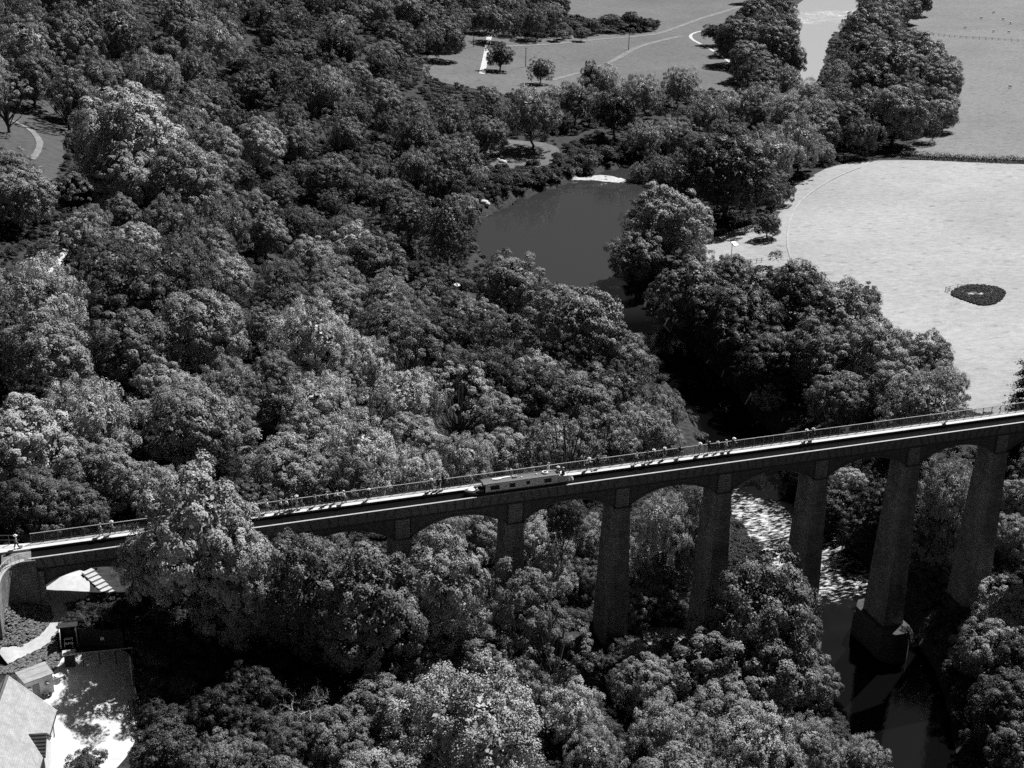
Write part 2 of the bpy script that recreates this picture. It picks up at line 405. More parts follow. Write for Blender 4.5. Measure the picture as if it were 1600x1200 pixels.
# ------------------------------------------------------------------ where things stand (metres)
TREES = [
 ('o', -2.2, -6.7, 6.6, 24.0, 0.56, "huge pale leafy tree rising before the bridge's left end, hiding the deck", 'named'),
 ('o', -8.6, -6.8, 3.8, 15.6, 0.5, 'leafy tree on the left flank of the huge one before the bridge', 'named'),
 ('o', 1.5, -8.5, 5.3, 16.0, 0.4, 'shaded tree at the right foot of the huge tree before the bridge', 'named'),
 ('o', 9.3, -8.0, 5.9, 17.2, 0.36, 'dark tree directly below the group of walkers, touching the bridge parapet', 'named'),
 ('o', 16.0, -11.0, 7.5, 18.1, 0.38, 'broad dark tree in front of the second pier from the left, above the dead tree', 'named'),
 ('d', 7.1, -21.7, 4.7, 11.4, 0.5, 'dead tree with bare pale branches below the bridge', 'named'),
 ('o', 27.9, -8.0, 5.6, 19.3, 0.46, 'mid grey tree between the two leftmost visible piers', 'named'),
 ('o', 38.1, -7.5, 5.2, 15.8, 0.4, "tree screening the foot of the pier below the narrowboat's bow", 'named'),
 ('a', 41.6, -14.9, 5.6, 14.9, 0.4, "open tree with dark forked limbs left of the tallest bare pier's foot", 'named'),
 ('o', 31.0, -12.6, 4.9, 10.4, 0.36, 'dark clumped tree under the open tree with forked limbs', 'named'),
 ('o', 22.9, -13.6, 4.2, 8.8, 0.36, 'dark tree just right of the broad tree above the dead tree', 'named'),
 ('o', 34.5, -18.3, 4.2, 8.8, 0.38, 'dark tree left of the pale feathery bush by the stone steps', 'named'),
 ('w', 22.2, -19.2, 3.6, 7.4, 0.56, 'small bright rounded tree just above the large pale tree on the bottom edge', 'named'),
 ('o', 15.0, -25.2, 4.6, 9.8, 0.36, 'dark low tree right of the dead tree on the bottom edge', 'named'),
 ('o', 8.7, -29.0, 4.1, 8.7, 0.34, 'dark tree under the dead tree on the bottom edge', 'named'),
 ('o', 2.9, -28.6, 3.5, 7.5, 0.32, 'dark tree left below the dead tree on the bottom edge', 'named'),
 ('w', 25.1, -32.8, 8.9, 18.5, 0.5, 'large pale fine leaved tree filling the middle of the bottom edge', 'named'),
 ('w', 17.8, -29.6, 3.8, 7.9, 0.48, 'grey tree left of the large pale tree on the bottom edge', 'named'),
 ('w', 41.4, -22.8, 4.6, 9.7, 0.62, 'palest feathery bush tree beside the stepped stone wall', 'named'),
 ('w', 41.8, -29.8, 4.0, 8.4, 0.46, 'low grey tree right of the large pale one on the bottom edge', 'named'),
 ('o', 54.5, -16.0, 4.2, 9.0, 0.42, 'tree right of the stepped stone wall', 'named'),
 ('w', 53.0, -26.7, 5.0, 10.4, 0.46, 'grey tree below right of the stepped stone wall on the bottom edge', 'named'),
 ('o', 57.8, -7.7, 3.3, 7.0, 0.4, 'low bushy tree between two bare piers in front of the pale bank', 'named'),
 ('o', 76.4, -10.5, 7.8, 22.6, 0.36, 'large round tree hiding the foot of the pier beside the rapids', 'named'),
 ('o', 65.7, -13.3, 6.0, 12.7, 0.4, 'tree at the foot of the pier left of the rapids', 'named'),
 ('o', 72.2, -16.4, 7.3, 15.4, 0.42, 'big lobed tree directly below the large round tree by the rapids', 'named'),
 ('o', 81.6, -13.7, 4.5, 9.6, 0.4, 'tree leaning over the dark river pool from its left bank', 'named'),
 ('o', 62.8, -24.3, 5.2, 11.0, 0.4, 'dark tree in the clump left of the dark river pool', 'named'),
 ('w', 64.7, -30.7, 5.9, 12.2, 0.48, 'pale tree on the bottom edge left of the dark river pool', 'named'),
 ('w', 74.2, -27.7, 4.4, 9.1, 0.46, 'smaller pale tree on the bottom edge next to the dark river pool', 'named'),
 ('w', 55.3, -30.8, 4.1, 8.6, 0.44, 'grey tree on the bottom edge below the clump by the dark pool', 'named'),
 ('w', 82.0, -29.2, 3.7, 7.7, 0.44, 'low grey tree on the bottom edge in front of the dark river pool', 'named'),
 ('o', 121.0, -7.8, 4.7, 9.9, 0.46, "bright topped tree right of the rightmost pier's foot", 'named'),
 ('o', 112.2, -15.9, 5.1, 10.7, 0.46, 'bright clumped tree on the right bank below the rightmost pier', 'named'),
 ('o', 113.9, -22.0, 5.2, 11.1, 0.28, 'dark tree on the right edge below the rightmost pier', 'named'),
 ('o', 104.8, -30.3, 5.4, 11.5, 0.3, 'dark tree on the right bank of the dark river pool', 'named'),
 ('o', 101.3, -38.5, 4.8, 10.1, 0.34, 'dark tree in the bottom right corner', 'named'),
 ('o', 139.4, 9.5, 4.5, 3.1, 0.46, 'bright tree on the right edge level with the foot of the last pier', 'named'),
 ('w', -4.3, -30.6, 3.3, 6.9, 0.42, 'low grey tree on the bottom edge right of the gravel yard', 'named'),
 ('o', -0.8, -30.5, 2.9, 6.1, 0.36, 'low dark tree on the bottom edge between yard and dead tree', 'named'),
 ('o', -3.4, -22.9, 3.0, 6.3, 0.24, 'very dark added tree standing in for the black shade right of the gravel yard', 'named'),  # added, like the next one; near-black leaves stand in for shade
 ('o', 0.7, -20.4, 3.4, 7.1, 0.23, 'very dark added tree standing in for the black shade left of the dead tree', 'named'),
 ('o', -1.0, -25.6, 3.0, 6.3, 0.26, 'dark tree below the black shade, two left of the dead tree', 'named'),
 ('o', 15.2, 10.0, 3.8, 7.4, 0.36, 'tree seen through the arch below the group of walkers', 'named'),
 ('w', 35.8, 19.1, 4.1, 8.6, 0.48, "tree seen through the arch left of the narrowboat's bow", 'named'),
 ('o', 41.6, 19.5, 4.2, 8.9, 0.42, "darker tree seen through the arch under the narrowboat's bow", 'named'),
 ('w', 52.5, 19.8, 4.3, 8.9, 0.56, 'bright tree right of the pier under the narrowboat', 'named'),
 ('w', 50.3, 10.3, 3.9, 8.1, 0.54, 'bright tree low beside the pier under the narrowboat', 'named'),
 ('w', 61.7, 24.3, 4.0, 8.3, 0.46, "tree behind the arch under the narrowboat's stern", 'named'),
 ('o', 56.0, 12.0, 3.4, 7.2, 0.3, 'dark tree in the gap left of the first bare pier', 'named'),
 ('w', 69.6, 13.0, 4.6, 20.1, 0.54, 'pale tree filling the arch right of the narrowboat', 'named'),
 ('w', 70.1, 16.4, 5.0, 10.4, 0.46, 'tree below the pale one between two bare piers', 'named'),
 ('o', 70.2, 10.0, 4.1, 7.4, 0.36, 'dark tree low between two bare piers left of the rapids', 'named'),
 ('o', 63.6, 9.0, 3.4, 5.6, 0.34, "small dark tree right behind the first bare pier's foot", 'named'),
 ('o', 124.6, 43.1, 3.0, 6.3, 0.5, 'isolated sunlit tree in the dark arch right of the rapids', 'named'),
 ('w', 124.2, 14.0, 5.2, 21.2, 0.48, 'pale tree in the last arch on the right', 'named'),
 ('o', 122.6, 12.0, 4.4, 12.7, 0.34, 'dark tree below the pale one in the last arch on the right', 'named'),
 ('o', 121.1, 11.0, 4.4, 6.1, 0.28, 'dark tree low between the two rightmost piers', 'named'),
 ('o', 146.5, 22.1, 4.0, 8.5, 0.44, 'tree right of the rightmost pier just below the road', 'named'),
 ('o', 138.0, 11.6, 3.8, 8.1, 0.42, 'lower tree right of the rightmost pier', 'named'),
 ('o', 122.9, 28.3, 4.4, 9.4, 0.24, 'tree blackened for shade between the third and second pier from the right', 'named'),  # this and the next three: leaf colour blackened in place of shade
 ('o', 118.5, 38.7, 4.4, 9.3, 0.23, 'tree blackened for shade left of the third pier from the right, beside the rapids', 'named'),
 ('o', 118.2, 27.7, 3.7, 7.9, 0.23, 'tree blackened for shade low beside the third pier from the right', 'named'),
 ('o', 122.1, 54.0, 3.8, 8.2, 0.24, 'tree blackened for shade behind the fourth pier from the right above the rapids', 'named'),
 ('w', 187.1, 266.2, 5.3, 11.1, 0.4, "bushy tree at the pool's upper right corner", 'named'),
 ('o', 188.9, 251.0, 4.8, 10.1, 0.34, "little dark tree beside the bushy one at the pool's upper right corner", 'named'),
 ('w', 188.8, 288.4, 3.7, 7.7, 0.42, "low pale bush tree behind the shingle at the pool's head", 'named'),
 ('w', 198.2, 274.2, 5.4, 11.3, 0.38, "tree behind the pool's upper right corner", 'named'),
 ('w', 16.9, 11.0, 3.3, 8.4, 0.4, 'pale tree in the arch left of the leftmost visible pier', 'named'),
 ('w', 76.6, 15.0, 2.9, 21.8, 0.46, 'slim pale tree in the arch left of the rapids, nearest the pier', 'named'),
 ('o', 75.9, 12.0, 3.1, 15.2, 0.36, 'dark tree low in the arch left of the rapids', 'named'),
 ('o', 53.7, 14.0, 2.7, 16.6, 0.32, "dark tree high in the arch under the narrowboat's stern", 'named'),
 ('o', -22.6, 30.4, 6.4, 13.5, 0.54, 'tall pale tree behind the left end of the towpath', 'named'),
 ('w', -13.6, 37.7, 6.9, 14.3, 0.6, 'tall pale fine leaved tree behind the two leftmost walkers', 'named'),
 ('o', -12.8, 23.0, 5.1, 10.7, 0.46, 'tree right behind the two walkers at the left end', 'named'),
 ('o', -21.5, 14.4, 4.8, 10.1, 0.34, "dark tree behind the railing at the towpath's left end", 'named'),
 ('o', -16.3, 14.6, 3.8, 8.1, 0.34, 'dark tree behind the railing between the walker with a bag and the pair', 'named'),
 ('o', -4.9, 52.7, 2.5, 5.3, 0.54, 'little bright tree left of the large lobed tree above the bridge', 'named'),
 ('o', 1.8, 38.4, 6.5, 13.8, 0.42, 'large lobed tree with a black hollow above the huge foreground tree', 'named'),
 ('o', 12.9, 26.2, 6.1, 13.0, 0.46, 'round lobed tree right behind the group of walkers', 'named'),
 ('w', -4.9, 19.8, 4.5, 9.4, 0.56, 'pale tree behind the crown of the huge foreground tree', 'named'),
 ('w', 26.8, 33.6, 7.1, 14.8, 0.6, 'pale tree behind the walkers in white shirts', 'named'),
 ('w', 35.9, 34.2, 5.4, 11.2, 0.62, 'pale tree behind the two dark walkers', 'named'),
 ('o', 38.6, 48.5, 4.6, 9.8, 0.46, 'lobed tree above the two dark walkers', 'named'),
 ('w', 46.5, 42.2, 5.2, 10.9, 0.56, "round tree behind the narrowboat's bow", 'named'),
 ('w', 40.7, 60.1, 6.7, 13.9, 0.64, 'pale dome shaped feathery tree above the two dark walkers', 'named'),
 ('a', 50.4, 58.7, 6.5, 17.1, 0.56, "open pale tree with dark spreading limbs above the narrowboat's bow", 'named'),
 ('w', 22.2, 51.4, 6.9, 14.3, 0.6, 'pale tree above the walkers in white shirts', 'named'),
 ('o', 15.6, 54.2, 4.8, 10.1, 0.34, 'dark tree left of the pale one above the walkers in white', 'named'),
 ('o', 54.9, 46.7, 5.0, 10.5, 0.48, "tree right behind the narrowboat's roof", 'named'),
 ('w', 65.4, 50.6, 6.0, 12.5, 0.54, "tree behind the narrowboat's stern", 'named'),
 ('a', 74.6, 50.1, 6.1, 16.1, 0.44, "open tree with thin trunk right of the narrowboat's stern", 'named'),
 ('w', 91.6, 67.4, 6.1, 12.8, 0.52, 'pale low tree at the riverside end of the wood above the bridge', 'named'),
 ('w', 98.0, 68.5, 3.4, 7.0, 0.52, 'small pale bush tree closest to the shaded river bend', 'named'),
 ('o', 68.5, 72.6, 6.8, 14.3, 0.26, 'very dark tree right of the open one with spreading limbs', 'named'),
 ('o', 79.3, 73.2, 7.1, 15.1, 0.38, "tree above the people on the narrowboat's stern", 'named'),
 ('s', 91.8, 81.1, 7.4, 15.3, 0.34, 'tree on the left bank of the shaded river bend', 'named'),
 ('w', 100.9, 79.7, 4.8, 10.1, 0.42, 'riverside tree right at the shaded river bend', 'named'),
 ('s', 85.4, 94.3, 7.1, 14.6, 0.32, "dark tree below the large lobed tree by the pool's outflow", 'named'),
 ('o', 99.5, 101.2, 6.8, 14.5, 0.36, 'tree on the left bank facing the black shaded bank', 'named'),
 ('a', 72.5, 98.1, 6.5, 17.3, 0.32, 'thin bare stemmed tree in the grove below the pool', 'named'),
 ('a', 72.3, 110.6, 5.1, 13.5, 0.32, "slim bare stemmed tree at the grove's left side below the pool", 'named'),
 ('o', 91.8, 103.6, 10.7, 22.8, 0.38, "large lobed tree at the pool's outflow", 'named'),
 ('o', 90.4, 147.2, 8.0, 16.9, 0.38, "lobed tree standing out against the pool's near shore", 'named'),
 ('o', 103.2, 136.9, 5.4, 11.4, 0.3, "dark tree between the two lobed trees on the pool's near shore", 'named'),
 ('u', 82.7, 175.1, 6.4, 24.6, 0.34, "tall tree with visible trunk on the pool's left shore", 'named'),
 ('u', 100.5, 216.9, 3.8, 14.6, 0.4, "slender tree closest to the water on the pool's left shore", 'named'),
 ('s', 79.8, 203.3, 8.6, 17.7, 0.36, "fine leaved tree left of the tall tree on the pool's left shore", 'named'),
 ('s', 62.7, 111.9, 5.9, 12.1, 0.32, 'dark rounded tree below the pale stone slab left of the pool', 'named'),
 ('a', 47.3, 81.2, 6.9, 18.4, 0.38, 'open tree with dark stem in the wood left of the bare grove', 'named'),
 ('w', 36.7, 79.1, 6.3, 13.2, 0.56, 'pale tree left of the open tree with dark stem', 'named'),
 ('w', 29.0, 83.1, 8.0, 16.7, 0.62, 'broad pale tree in the middle of the left wood', 'named'),
 ('o', 55.2, 165.8, 6.4, 13.6, 0.54, 'bright clumped tree on the slope left of the pool', 'named'),
 ('o', 41.8, 152.5, 5.5, 11.7, 0.52, 'bright narrow tree on the slope, left of the other bright clumped one', 'named'),
 ('o', 5.5, 196.3, 13.3, 28.1, 0.6, 'large bright domed tree beside the small meadow on the left', 'named'),
 ('o', 16.5, 178.4, 10.1, 21.3, 0.44, 'dark lobed tree right below the bright domed one by the small meadow', 'named'),
 ('o', 1.4, 178.4, 8.1, 17.1, 0.46, 'lobed tree directly below the bright domed one by the small meadow', 'named'),
 ('o', 2.1, 141.2, 4.8, 10.1, 0.52, 'small tree with bright right side on the left slope', 'named'),
 ('o', -22.2, 156.6, 6.8, 14.5, 0.46, 'tree on the left edge below the small meadow', 'named'),
 ('o', -23.9, 188.6, 4.6, 9.9, 0.4, 'tree on the left edge touching the small meadow', 'named'),
 ('s', -6.2, 108.0, 7.8, 15.9, 0.34, 'dark flat topped tree near the short pale path on the left edge', 'named'),
 ('w', -19.5, 82.6, 8.3, 17.3, 0.56, 'wide pale tree on the left edge below the short pale path', 'named'),
 ('o', -19.0, 59.2, 7.2, 15.3, 0.48, 'dark lobed tree on the left edge under the wide pale one', 'named'),
 ('s', 13.6, 369.1, 12.6, 25.8, 0.34, 'dark tree at the top left', 'named'),
 ('o', -4.1, 339.0, 11.3, 24.0, 0.34, 'dark tree above the small meadow at the top left', 'named'),
 ('o', -16.6, 285.2, 7.8, 16.5, 0.36, 'tree at the top edge of the small meadow', 'named'),
 ('o', 18.5, 410.2, 7.0, 14.9, 0.46, 'bright rimmed tree at the top left', 'named'),
 ('w', 162.0, 330.9, 11.7, 24.3, 0.49, 'wide round tree with a dark base beyond the pool', 'named'),
 ('w', 199.7, 340.1, 10.1, 21.1, 0.28, 'dark tall tree in the belt beyond the pool', 'named'),
 ('w', 193.7, 366.3, 8.9, 18.6, 0.36, 'tree right of the wide round one beyond the pool', 'named'),
 ('w', 202.3, 318.1, 7.4, 15.3, 0.5, "pale tree with thin trunk beyond the pool's head", 'named'),
 ('w', 218.8, 326.0, 6.5, 13.6, 0.57, 'slim pale tree right of the thin trunked one beyond the pool', 'named'),
 ('w', 223.6, 369.1, 9.7, 20.1, 0.57, 'pale tree at the edge of the flood meadow, above the thin trunked one', 'named'),
 ('w', 250.4, 388.4, 9.0, 18.6, 0.57, 'pale tree at the meadow edge below the curved white track', 'named'),
 ('w', 223.1, 406.5, 7.9, 16.5, 0.55, 'pale tree at the meadow edge right of the dark oval one', 'named'),
 ('w', 258.0, 353.8, 9.1, 18.9, 0.57, 'pale tree in the belt below the end of the white track', 'named'),
 ('w', 240.3, 342.1, 8.3, 17.3, 0.49, 'tree in the belt beyond the pool, left of the pale one below the white track', 'named'),
 ('w', 270.4, 349.8, 9.1, 18.9, 0.55, 'pale tree left of the still reach of the upper river', 'named'),
 ('w', 206.1, 275.4, 7.8, 16.1, 0.36, "tree beside the broad dark one beyond the pool's right end", 'named'),
 ('o', 186.5, 218.3, 12.5, 26.4, 0.26, 'broad dark tree standing over the small sign in the field corner', 'named'),
 ('w', 223.1, 255.5, 8.9, 18.5, 0.51, 'tree above the broad dark one beside the bright field', 'named'),
 ('w', 239.6, 264.8, 9.6, 19.9, 0.53, 'tree above the top left corner of the bright field', 'named'),
 ('w', 274.0, 307.2, 9.0, 18.7, 0.55, 'pale tree by the lower end of the still upper river', 'named'),
 ('w', 265.4, 317.1, 9.1, 19.0, 0.55, 'pale feathery tree below the still upper river', 'named'),
 ('w', 340.7, 404.8, 6.6, 13.7, 0.53, 'small pale tree on the right bank of the still upper river', 'named'),
 ('o', 188.9, 194.2, 3.7, 7.8, 0.3, 'small lone tree casting a long shadow beside the sign', 'named'),
 ('o', 150.7, 184.8, 10.6, 22.5, 0.46, "big tree overhanging the pool's right shore", 'named'),
 ('o', 138.4, 175.1, 7.1, 15.1, 0.36, "dark tree overhanging the water at the pool's lower right", 'named'),
 ('o', 135.5, 134.9, 9.0, 19.1, 0.36, "tree right of the pool's outflow below the small sign", 'named'),
 ('o', 154.1, 151.7, 5.8, 12.3, 0.34, 'tree at the near edge of the field corner with the sign', 'named'),
 ('o', 137.6, 111.7, 8.5, 18.0, 0.3, 'dark tree on the right bank below the field corner', 'named'),
 ('o', 153.7, 121.5, 9.2, 19.4, 0.3, "tree standing against the bright field's lower left edge", 'named'),
 ('o', 157.2, 102.8, 8.7, 18.5, 0.42, 'large lobed tree jutting into the bright field', 'named'),
 ('o', 173.5, 118.5, 5.1, 10.8, 0.28, 'dark tree at the field edge behind the large lobed one', 'named'),
 ('o', 142.4, 86.1, 7.7, 16.3, 0.34, 'tree below the large lobed one on the right bank', 'named'),
 ('o', 153.9, 81.3, 7.9, 16.8, 0.44, 'lobed tree in the belt between bright field and bridge', 'named'),
 ('o', 163.2, 77.7, 6.2, 13.2, 0.42, 'tree at the right end of the belt between bright field and bridge', 'named'),
 ('w', 159.7, 65.4, 5.5, 11.3, 0.55, "pale low tree at the belt's tip just above the bridge railing", 'named'),
 ('o', 147.4, 64.7, 6.2, 13.1, 0.46, 'bright clumped tree just above the bridge railing on the right', 'named'),
 ('o', 136.6, 68.1, 5.9, 12.5, 0.38, 'tree just above the railing over the far pair of walkers', 'named'),
 ('o', 130.3, 85.8, 3.4, 7.2, 0.46, 'small sunlit tree alone in the black shade of the right bank', 'named'),
 ('o', 136.9, 93.1, 6.4, 13.5, 0.34, 'dark tree in the shade of the right bank', 'named'),
 ('o', 342.3, 451.3, 7.0, 14.9, 0.36, 'tree on the left bank right beside the bright still reach of the upper river', 'named'),
 ('w', 318.5, 413.9, 7.2, 15.0, 0.51, "pale tree at the still upper river's lower left corner", 'named'),
 ('w', 300.4, 363.4, 7.2, 15.0, 0.55, 'pale tree across the lower end of the still upper river', 'named'),
 ('o', 311.4, 422.3, 7.9, 16.7, 0.34, "dark tree between the curved white track's end and the still upper river", 'named'),
 ('o', 0.6, -9.5, 4.5, 19.1, 0.54, 'smaller leafy tree under the front of the huge pale one', 'named'),
 ('o', 141.1, 142.5, 6.9, 14.7, 0.23, "dark tree at the upper end of the black river bend's right bank", 'named'),  # leaves of these four bank trees darkened to paint in their shade
 ('o', 136.8, 123.5, 7.2, 15.3, 0.22, 'tree darkened for shade between river bend and right bank wood', 'named'),
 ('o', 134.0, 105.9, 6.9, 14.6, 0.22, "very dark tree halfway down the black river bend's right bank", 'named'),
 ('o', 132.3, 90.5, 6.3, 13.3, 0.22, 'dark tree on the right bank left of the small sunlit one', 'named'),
 ('c', 161.6, 39.2, 6.7, 26.2, 0.18, 'very dark conifer on the right edge just above the bridge', 'named'),
 ('o', 371.9, 547.1, 11.6, 24.5, 0.38, "tree on the upper river's left bank at the top edge", 'named'),
 ('o', 330.0, 450.9, 12.0, 25.5, 0.34, 'dark tree on the left bank beside the upper rapids', 'named'),
 ('o', 328.6, 485.4, 11.2, 23.8, 0.34, 'dark tree above the end of the curved white track', 'named'),
 ('o', 413.2, 591.6, 9.3, 19.6, 0.34, 'tree at the top edge left of the upper rapids', 'named'),
 ('o', 419.4, 502.7, 11.9, 25.2, 0.4, 'tree on the right bank of the upper rapids', 'named'),
 ('o', 461.0, 550.8, 10.5, 22.3, 0.36, "tree at the top edge on the upper river's right bank", 'named'),
 ('o', 376.2, 443.0, 9.6, 20.3, 0.34, 'dark tree on the right bank of the still upper river', 'named'),
 ('o', 348.5, 375.7, 12.1, 25.6, 0.38, 'tree in the clump beside the upper pasture', 'named'),
 ('o', 380.9, 398.3, 10.9, 23.0, 0.42, 'tree at the top of the clump bordering the pasture', 'named'),
 ('o', 363.0, 353.4, 9.0, 19.1, 0.42, 'tree jutting furthest into the upper pasture', 'named'),
 ('o', 330.9, 308.3, 6.2, 13.2, 0.42, "small tree at the clump's lower pasture corner", 'named'),
 ('o', 296.8, 291.8, 10.9, 23.0, 0.4, "large tree in the clump above the hedge's left end", 'named'),
 ('o', 291.4, 305.4, 9.1, 19.2, 0.34, "dark tree left of the hedge's left end", 'named'),
 ('o', 329.2, 360.2, 9.5, 20.1, 0.3, 'dark tree in the middle of the clump by the upper pasture', 'named'),
 ('o', 262.7, 288.4, 7.2, 15.3, 0.36, "tree between the bright field's top left corner and the dark one there", 'named'),
 ('o', 279.8, 297.3, 7.4, 15.7, 0.28, 'dark tree at the top corner of the bright field', 'named'),
 ('o', 502.2, 589.0, 7.9, 16.8, 0.36, "tree in the row at the pasture's top left corner", 'named'),
 ('o', 530.5, 616.9, 7.4, 15.7, 0.32, "last tree of the row at the pasture's top edge", 'named'),
 ('s', 209.8, 452.9, 6.0, 12.3, 0.3, 'dark oval tree standing in the flood meadow', 'named'),
 ('u', 217.9, 411.2, 4.8, 18.6, 0.24, "small dark upright tree at the flood meadow's lower edge", 'named'),
 ('o', 201.4, 487.8, 6.3, 13.3, 0.3, 'dark tree beside the white lane', 'named'),
 ('o', 47.5, -42.5, 6.9, 14.7, 0.39, 'mid grey lobed tree, third from the left in the wood along the bottom edge', 'bottom'),
 ('s', -28.4, 70.7, 7.8, 16.0, 0.31, 'dark fuzzy tree, fifth up from the bridge above the walker with a bag', 'left'),
 ('o', 11.4, -38.7, 5.2, 11.1, 0.46, 'pale lobed tree, second from the left in the wood along the bottom edge', 'bottom'),
 ('o', 0.8, -39.4, 5.0, 10.6, 0.36, 'dark lobed tree, first from the left in the wood along the bottom edge', 'bottom'),
 ('a', 62.9, 36.9, 7.9, 20.6, 0.34, "dark open tree, first up from the bridge above the narrowboat's stern", 'left'),
 ('o', 8.6, 77.8, 8.0, 16.9, 0.44, "mid grey lobed tree, sixth up from the bridge above the huge tree's right side", 'left'),
 ('s', 144.8, 50.6, 8.7, 17.9, 0.44, 'mid grey fuzzy tree, second from the left in the belt below the bright field', 'rightbank'),
 ('o', -1.9, 90.6, 8.0, 16.9, 0.3, "dark lobed tree, sixth up from the bridge above the huge tree's left side", 'left'),
 ('o', -5.7, 72.1, 6.4, 13.6, 0.38, "mid grey lobed tree, fifth up from the bridge above the huge tree's left side", 'left'),
 ('a', 22.5, 22.9, 5.5, 14.2, 0.4, 'mid grey open tree, first up from the bridge above the three white shirts', 'left'),
 ('s', 47.4, 99.3, 7.3, 15.0, 0.34, 'dark fuzzy tree, third up from the bridge above the child alone on the towpath', 'left'),
 ('w', 8.8, 117.0, 7.3, 15.2, 0.35, "dark feathery tree, seventh up from the bridge above the huge tree's left side", 'left'),
 ('s', -19.8, 47.3, 5.4, 11.0, 0.27, 'very dark fuzzy tree, third up from the bridge above the walker with a bag', 'left'),
 ('w', 135.6, 25.2, 6.2, 12.8, 0.35, 'dark feathery tree, second down right of the last pier', 'rightend'),
 ('w', 12.4, 101.0, 6.7, 13.8, 0.28, "very dark feathery tree, seventh up from the bridge above the huge tree's right side", 'left'),
 ('w', 63.8, 83.8, 6.6, 13.8, 0.31, "dark feathery tree, fourth up from the bridge above the narrowboat's bow", 'left'),
 ('s', -17.9, 325.0, 10.7, 22.0, 0.54, 'bright fuzzy tree, thirteenth up from the bridge above the walker with a bag', 'left'),
 ('s', -32.1, 373.3, 11.1, 22.8, 0.41, 'mid grey fuzzy tree, fifteenth up from the bridge above the walker with a bag', 'left'),
 ('w', 9.1, 151.5, 7.0, 14.6, 0.38, "mid grey feathery tree, tenth up from the bridge above the huge tree's left side", 'left'),
 ('o', 19.0, 41.6, 4.9, 10.3, 0.48, 'pale lobed tree, second up from the bridge above the crowd of walkers', 'left'),
 ('o', 6.5, 18.9, 4.3, 9.1, 0.3, "dark lobed tree, first up from the bridge above the huge tree's right side", 'left'),
 ('w', 9.1, 60.7, 5.1, 10.6, 0.5, "pale feathery tree, fourth up from the bridge above the huge tree's right side", 'left'),
 ('o', 56.8, 152.3, 7.1, 15.1, 0.34, 'dark lobed tree, sixth up from the bridge above the child alone on the towpath', 'left'),
 ('o', 6.0, 245.0, 8.4, 17.7, 0.47, "pale lobed tree, ninth up from the bridge above the towpath's left pair", 'left'),
 ('w', -31.6, 281.9, 8.7, 18.0, 0.53, 'pale feathery tree, twelfth up from the bridge above the walker with a bag', 'left'),
 ('o', 75.0, 85.0, 5.9, 12.6, 0.54, "pale lobed tree, second up from the bridge above the narrowboat's roof", 'left'),
 ('w', 23.3, 161.7, 6.8, 14.1, 0.38, "mid grey feathery tree, tenth up from the bridge above the huge tree's right side", 'left'),
 ('w', 154.8, 25.9, 5.3, 11.0, 0.35, 'dark feathery tree, first down right of the last pier', 'rightend'),
 ('w', -8.7, 431.1, 10.9, 22.6, 0.38, 'mid grey feathery tree, sixteenth up from the bridge above the walker with a bag', 'left'),
 ('w', 22.4, 329.6, 9.3, 19.4, 0.46, "pale feathery tree, sixteenth up from the bridge above the huge tree's left side", 'left'),
 ('o', 1.8, 54.5, 4.5, 9.5, 0.46, "pale lobed tree, third up from the bridge above the huge tree's left side", 'left'),
 ('s', 93.5, 120.1, 6.3, 12.9, 0.47, "pale fuzzy tree, fourth up from the bridge above the narrowboat's stern", 'left'),
 ('s', 21.7, 96.0, 5.3, 10.8, 0.48, 'pale fuzzy tree, fifth up from the bridge above the crowd of walkers', 'left'),
 ('w', 53.1, 403.4, 10.5, 21.8, 0.54, "bright feathery tree, 21st up from the bridge above the huge tree's right side", 'left'),
 ('o', 40.1, 116.1, 5.7, 12.0, 0.44, 'mid grey lobed tree, seventh up from the bridge above the three white shirts', 'left'),
 ('o', 11.8, 261.3, 7.8, 16.6, 0.53, "pale lobed tree, fifteenth up from the bridge above the huge tree's left side", 'left'),
 ('s', 54.8, 131.6, 6.0, 12.4, 0.45, 'mid grey fuzzy tree, fourth up from the bridge above the child alone on the towpath', 'left'),
 ('w', 17.9, 235.8, 7.4, 15.4, 0.33, "dark feathery tree, fourteenth up from the bridge above the huge tree's left side", 'left'),
 ('o', 32.1, 240.2, 7.6, 16.1, 0.45, "pale lobed tree, thirteenth up from the bridge above the huge tree's right side", 'left'),
 ('o', 29.6, 282.2, 8.3, 17.5, 0.38, "mid grey lobed tree, sixteenth up from the bridge above the huge tree's right side", 'left'),
 ('a', 78.7, 341.8, 9.6, 24.9, 0.4, 'mid grey open tree, thirteenth up from the bridge above the three white shirts', 'left'),
 ('w', 81.4, 31.0, 4.5, 9.4, 0.45, 'pale feathery tree, first from the left behind the arches', 'arches'),
 ('o', 8.2, 46.9, 4.2, 8.9, 0.42, "mid grey lobed tree, third up from the bridge above the huge tree's right side", 'left'),
 ('o', 47.0, 261.9, 7.9, 16.8, 0.51, 'pale lobed tree, twelfth up from the bridge above the crowd of walkers', 'left'),
 ('a', -10.6, 126.7, 5.3, 13.8, 0.52, "pale open tree, sixth up from the bridge above the towpath's left pair", 'left'),
 ('w', 30.3, 128.1, 5.6, 11.6, 0.37, 'mid grey feathery tree, ninth up from the bridge above the crowd of walkers', 'left'),
 ('w', -5.8, 276.8, 7.6, 15.9, 0.3, "dark feathery tree, eleventh up from the bridge above the towpath's left pair", 'left'),
 ('o', -1.2, 62.1, 4.3, 9.1, 0.47, "pale lobed tree, fourth up from the bridge above the huge tree's left side", 'left'),
 ('a', -21.9, 358.4, 8.7, 22.7, 0.28, 'very dark open tree, fourteenth up from the bridge above the walker with a bag', 'left'),
 ('w', 46.8, 283.2, 8.1, 16.8, 0.31, "dark feathery tree, fourteenth up from the bridge above the huge tree's right side", 'left'),
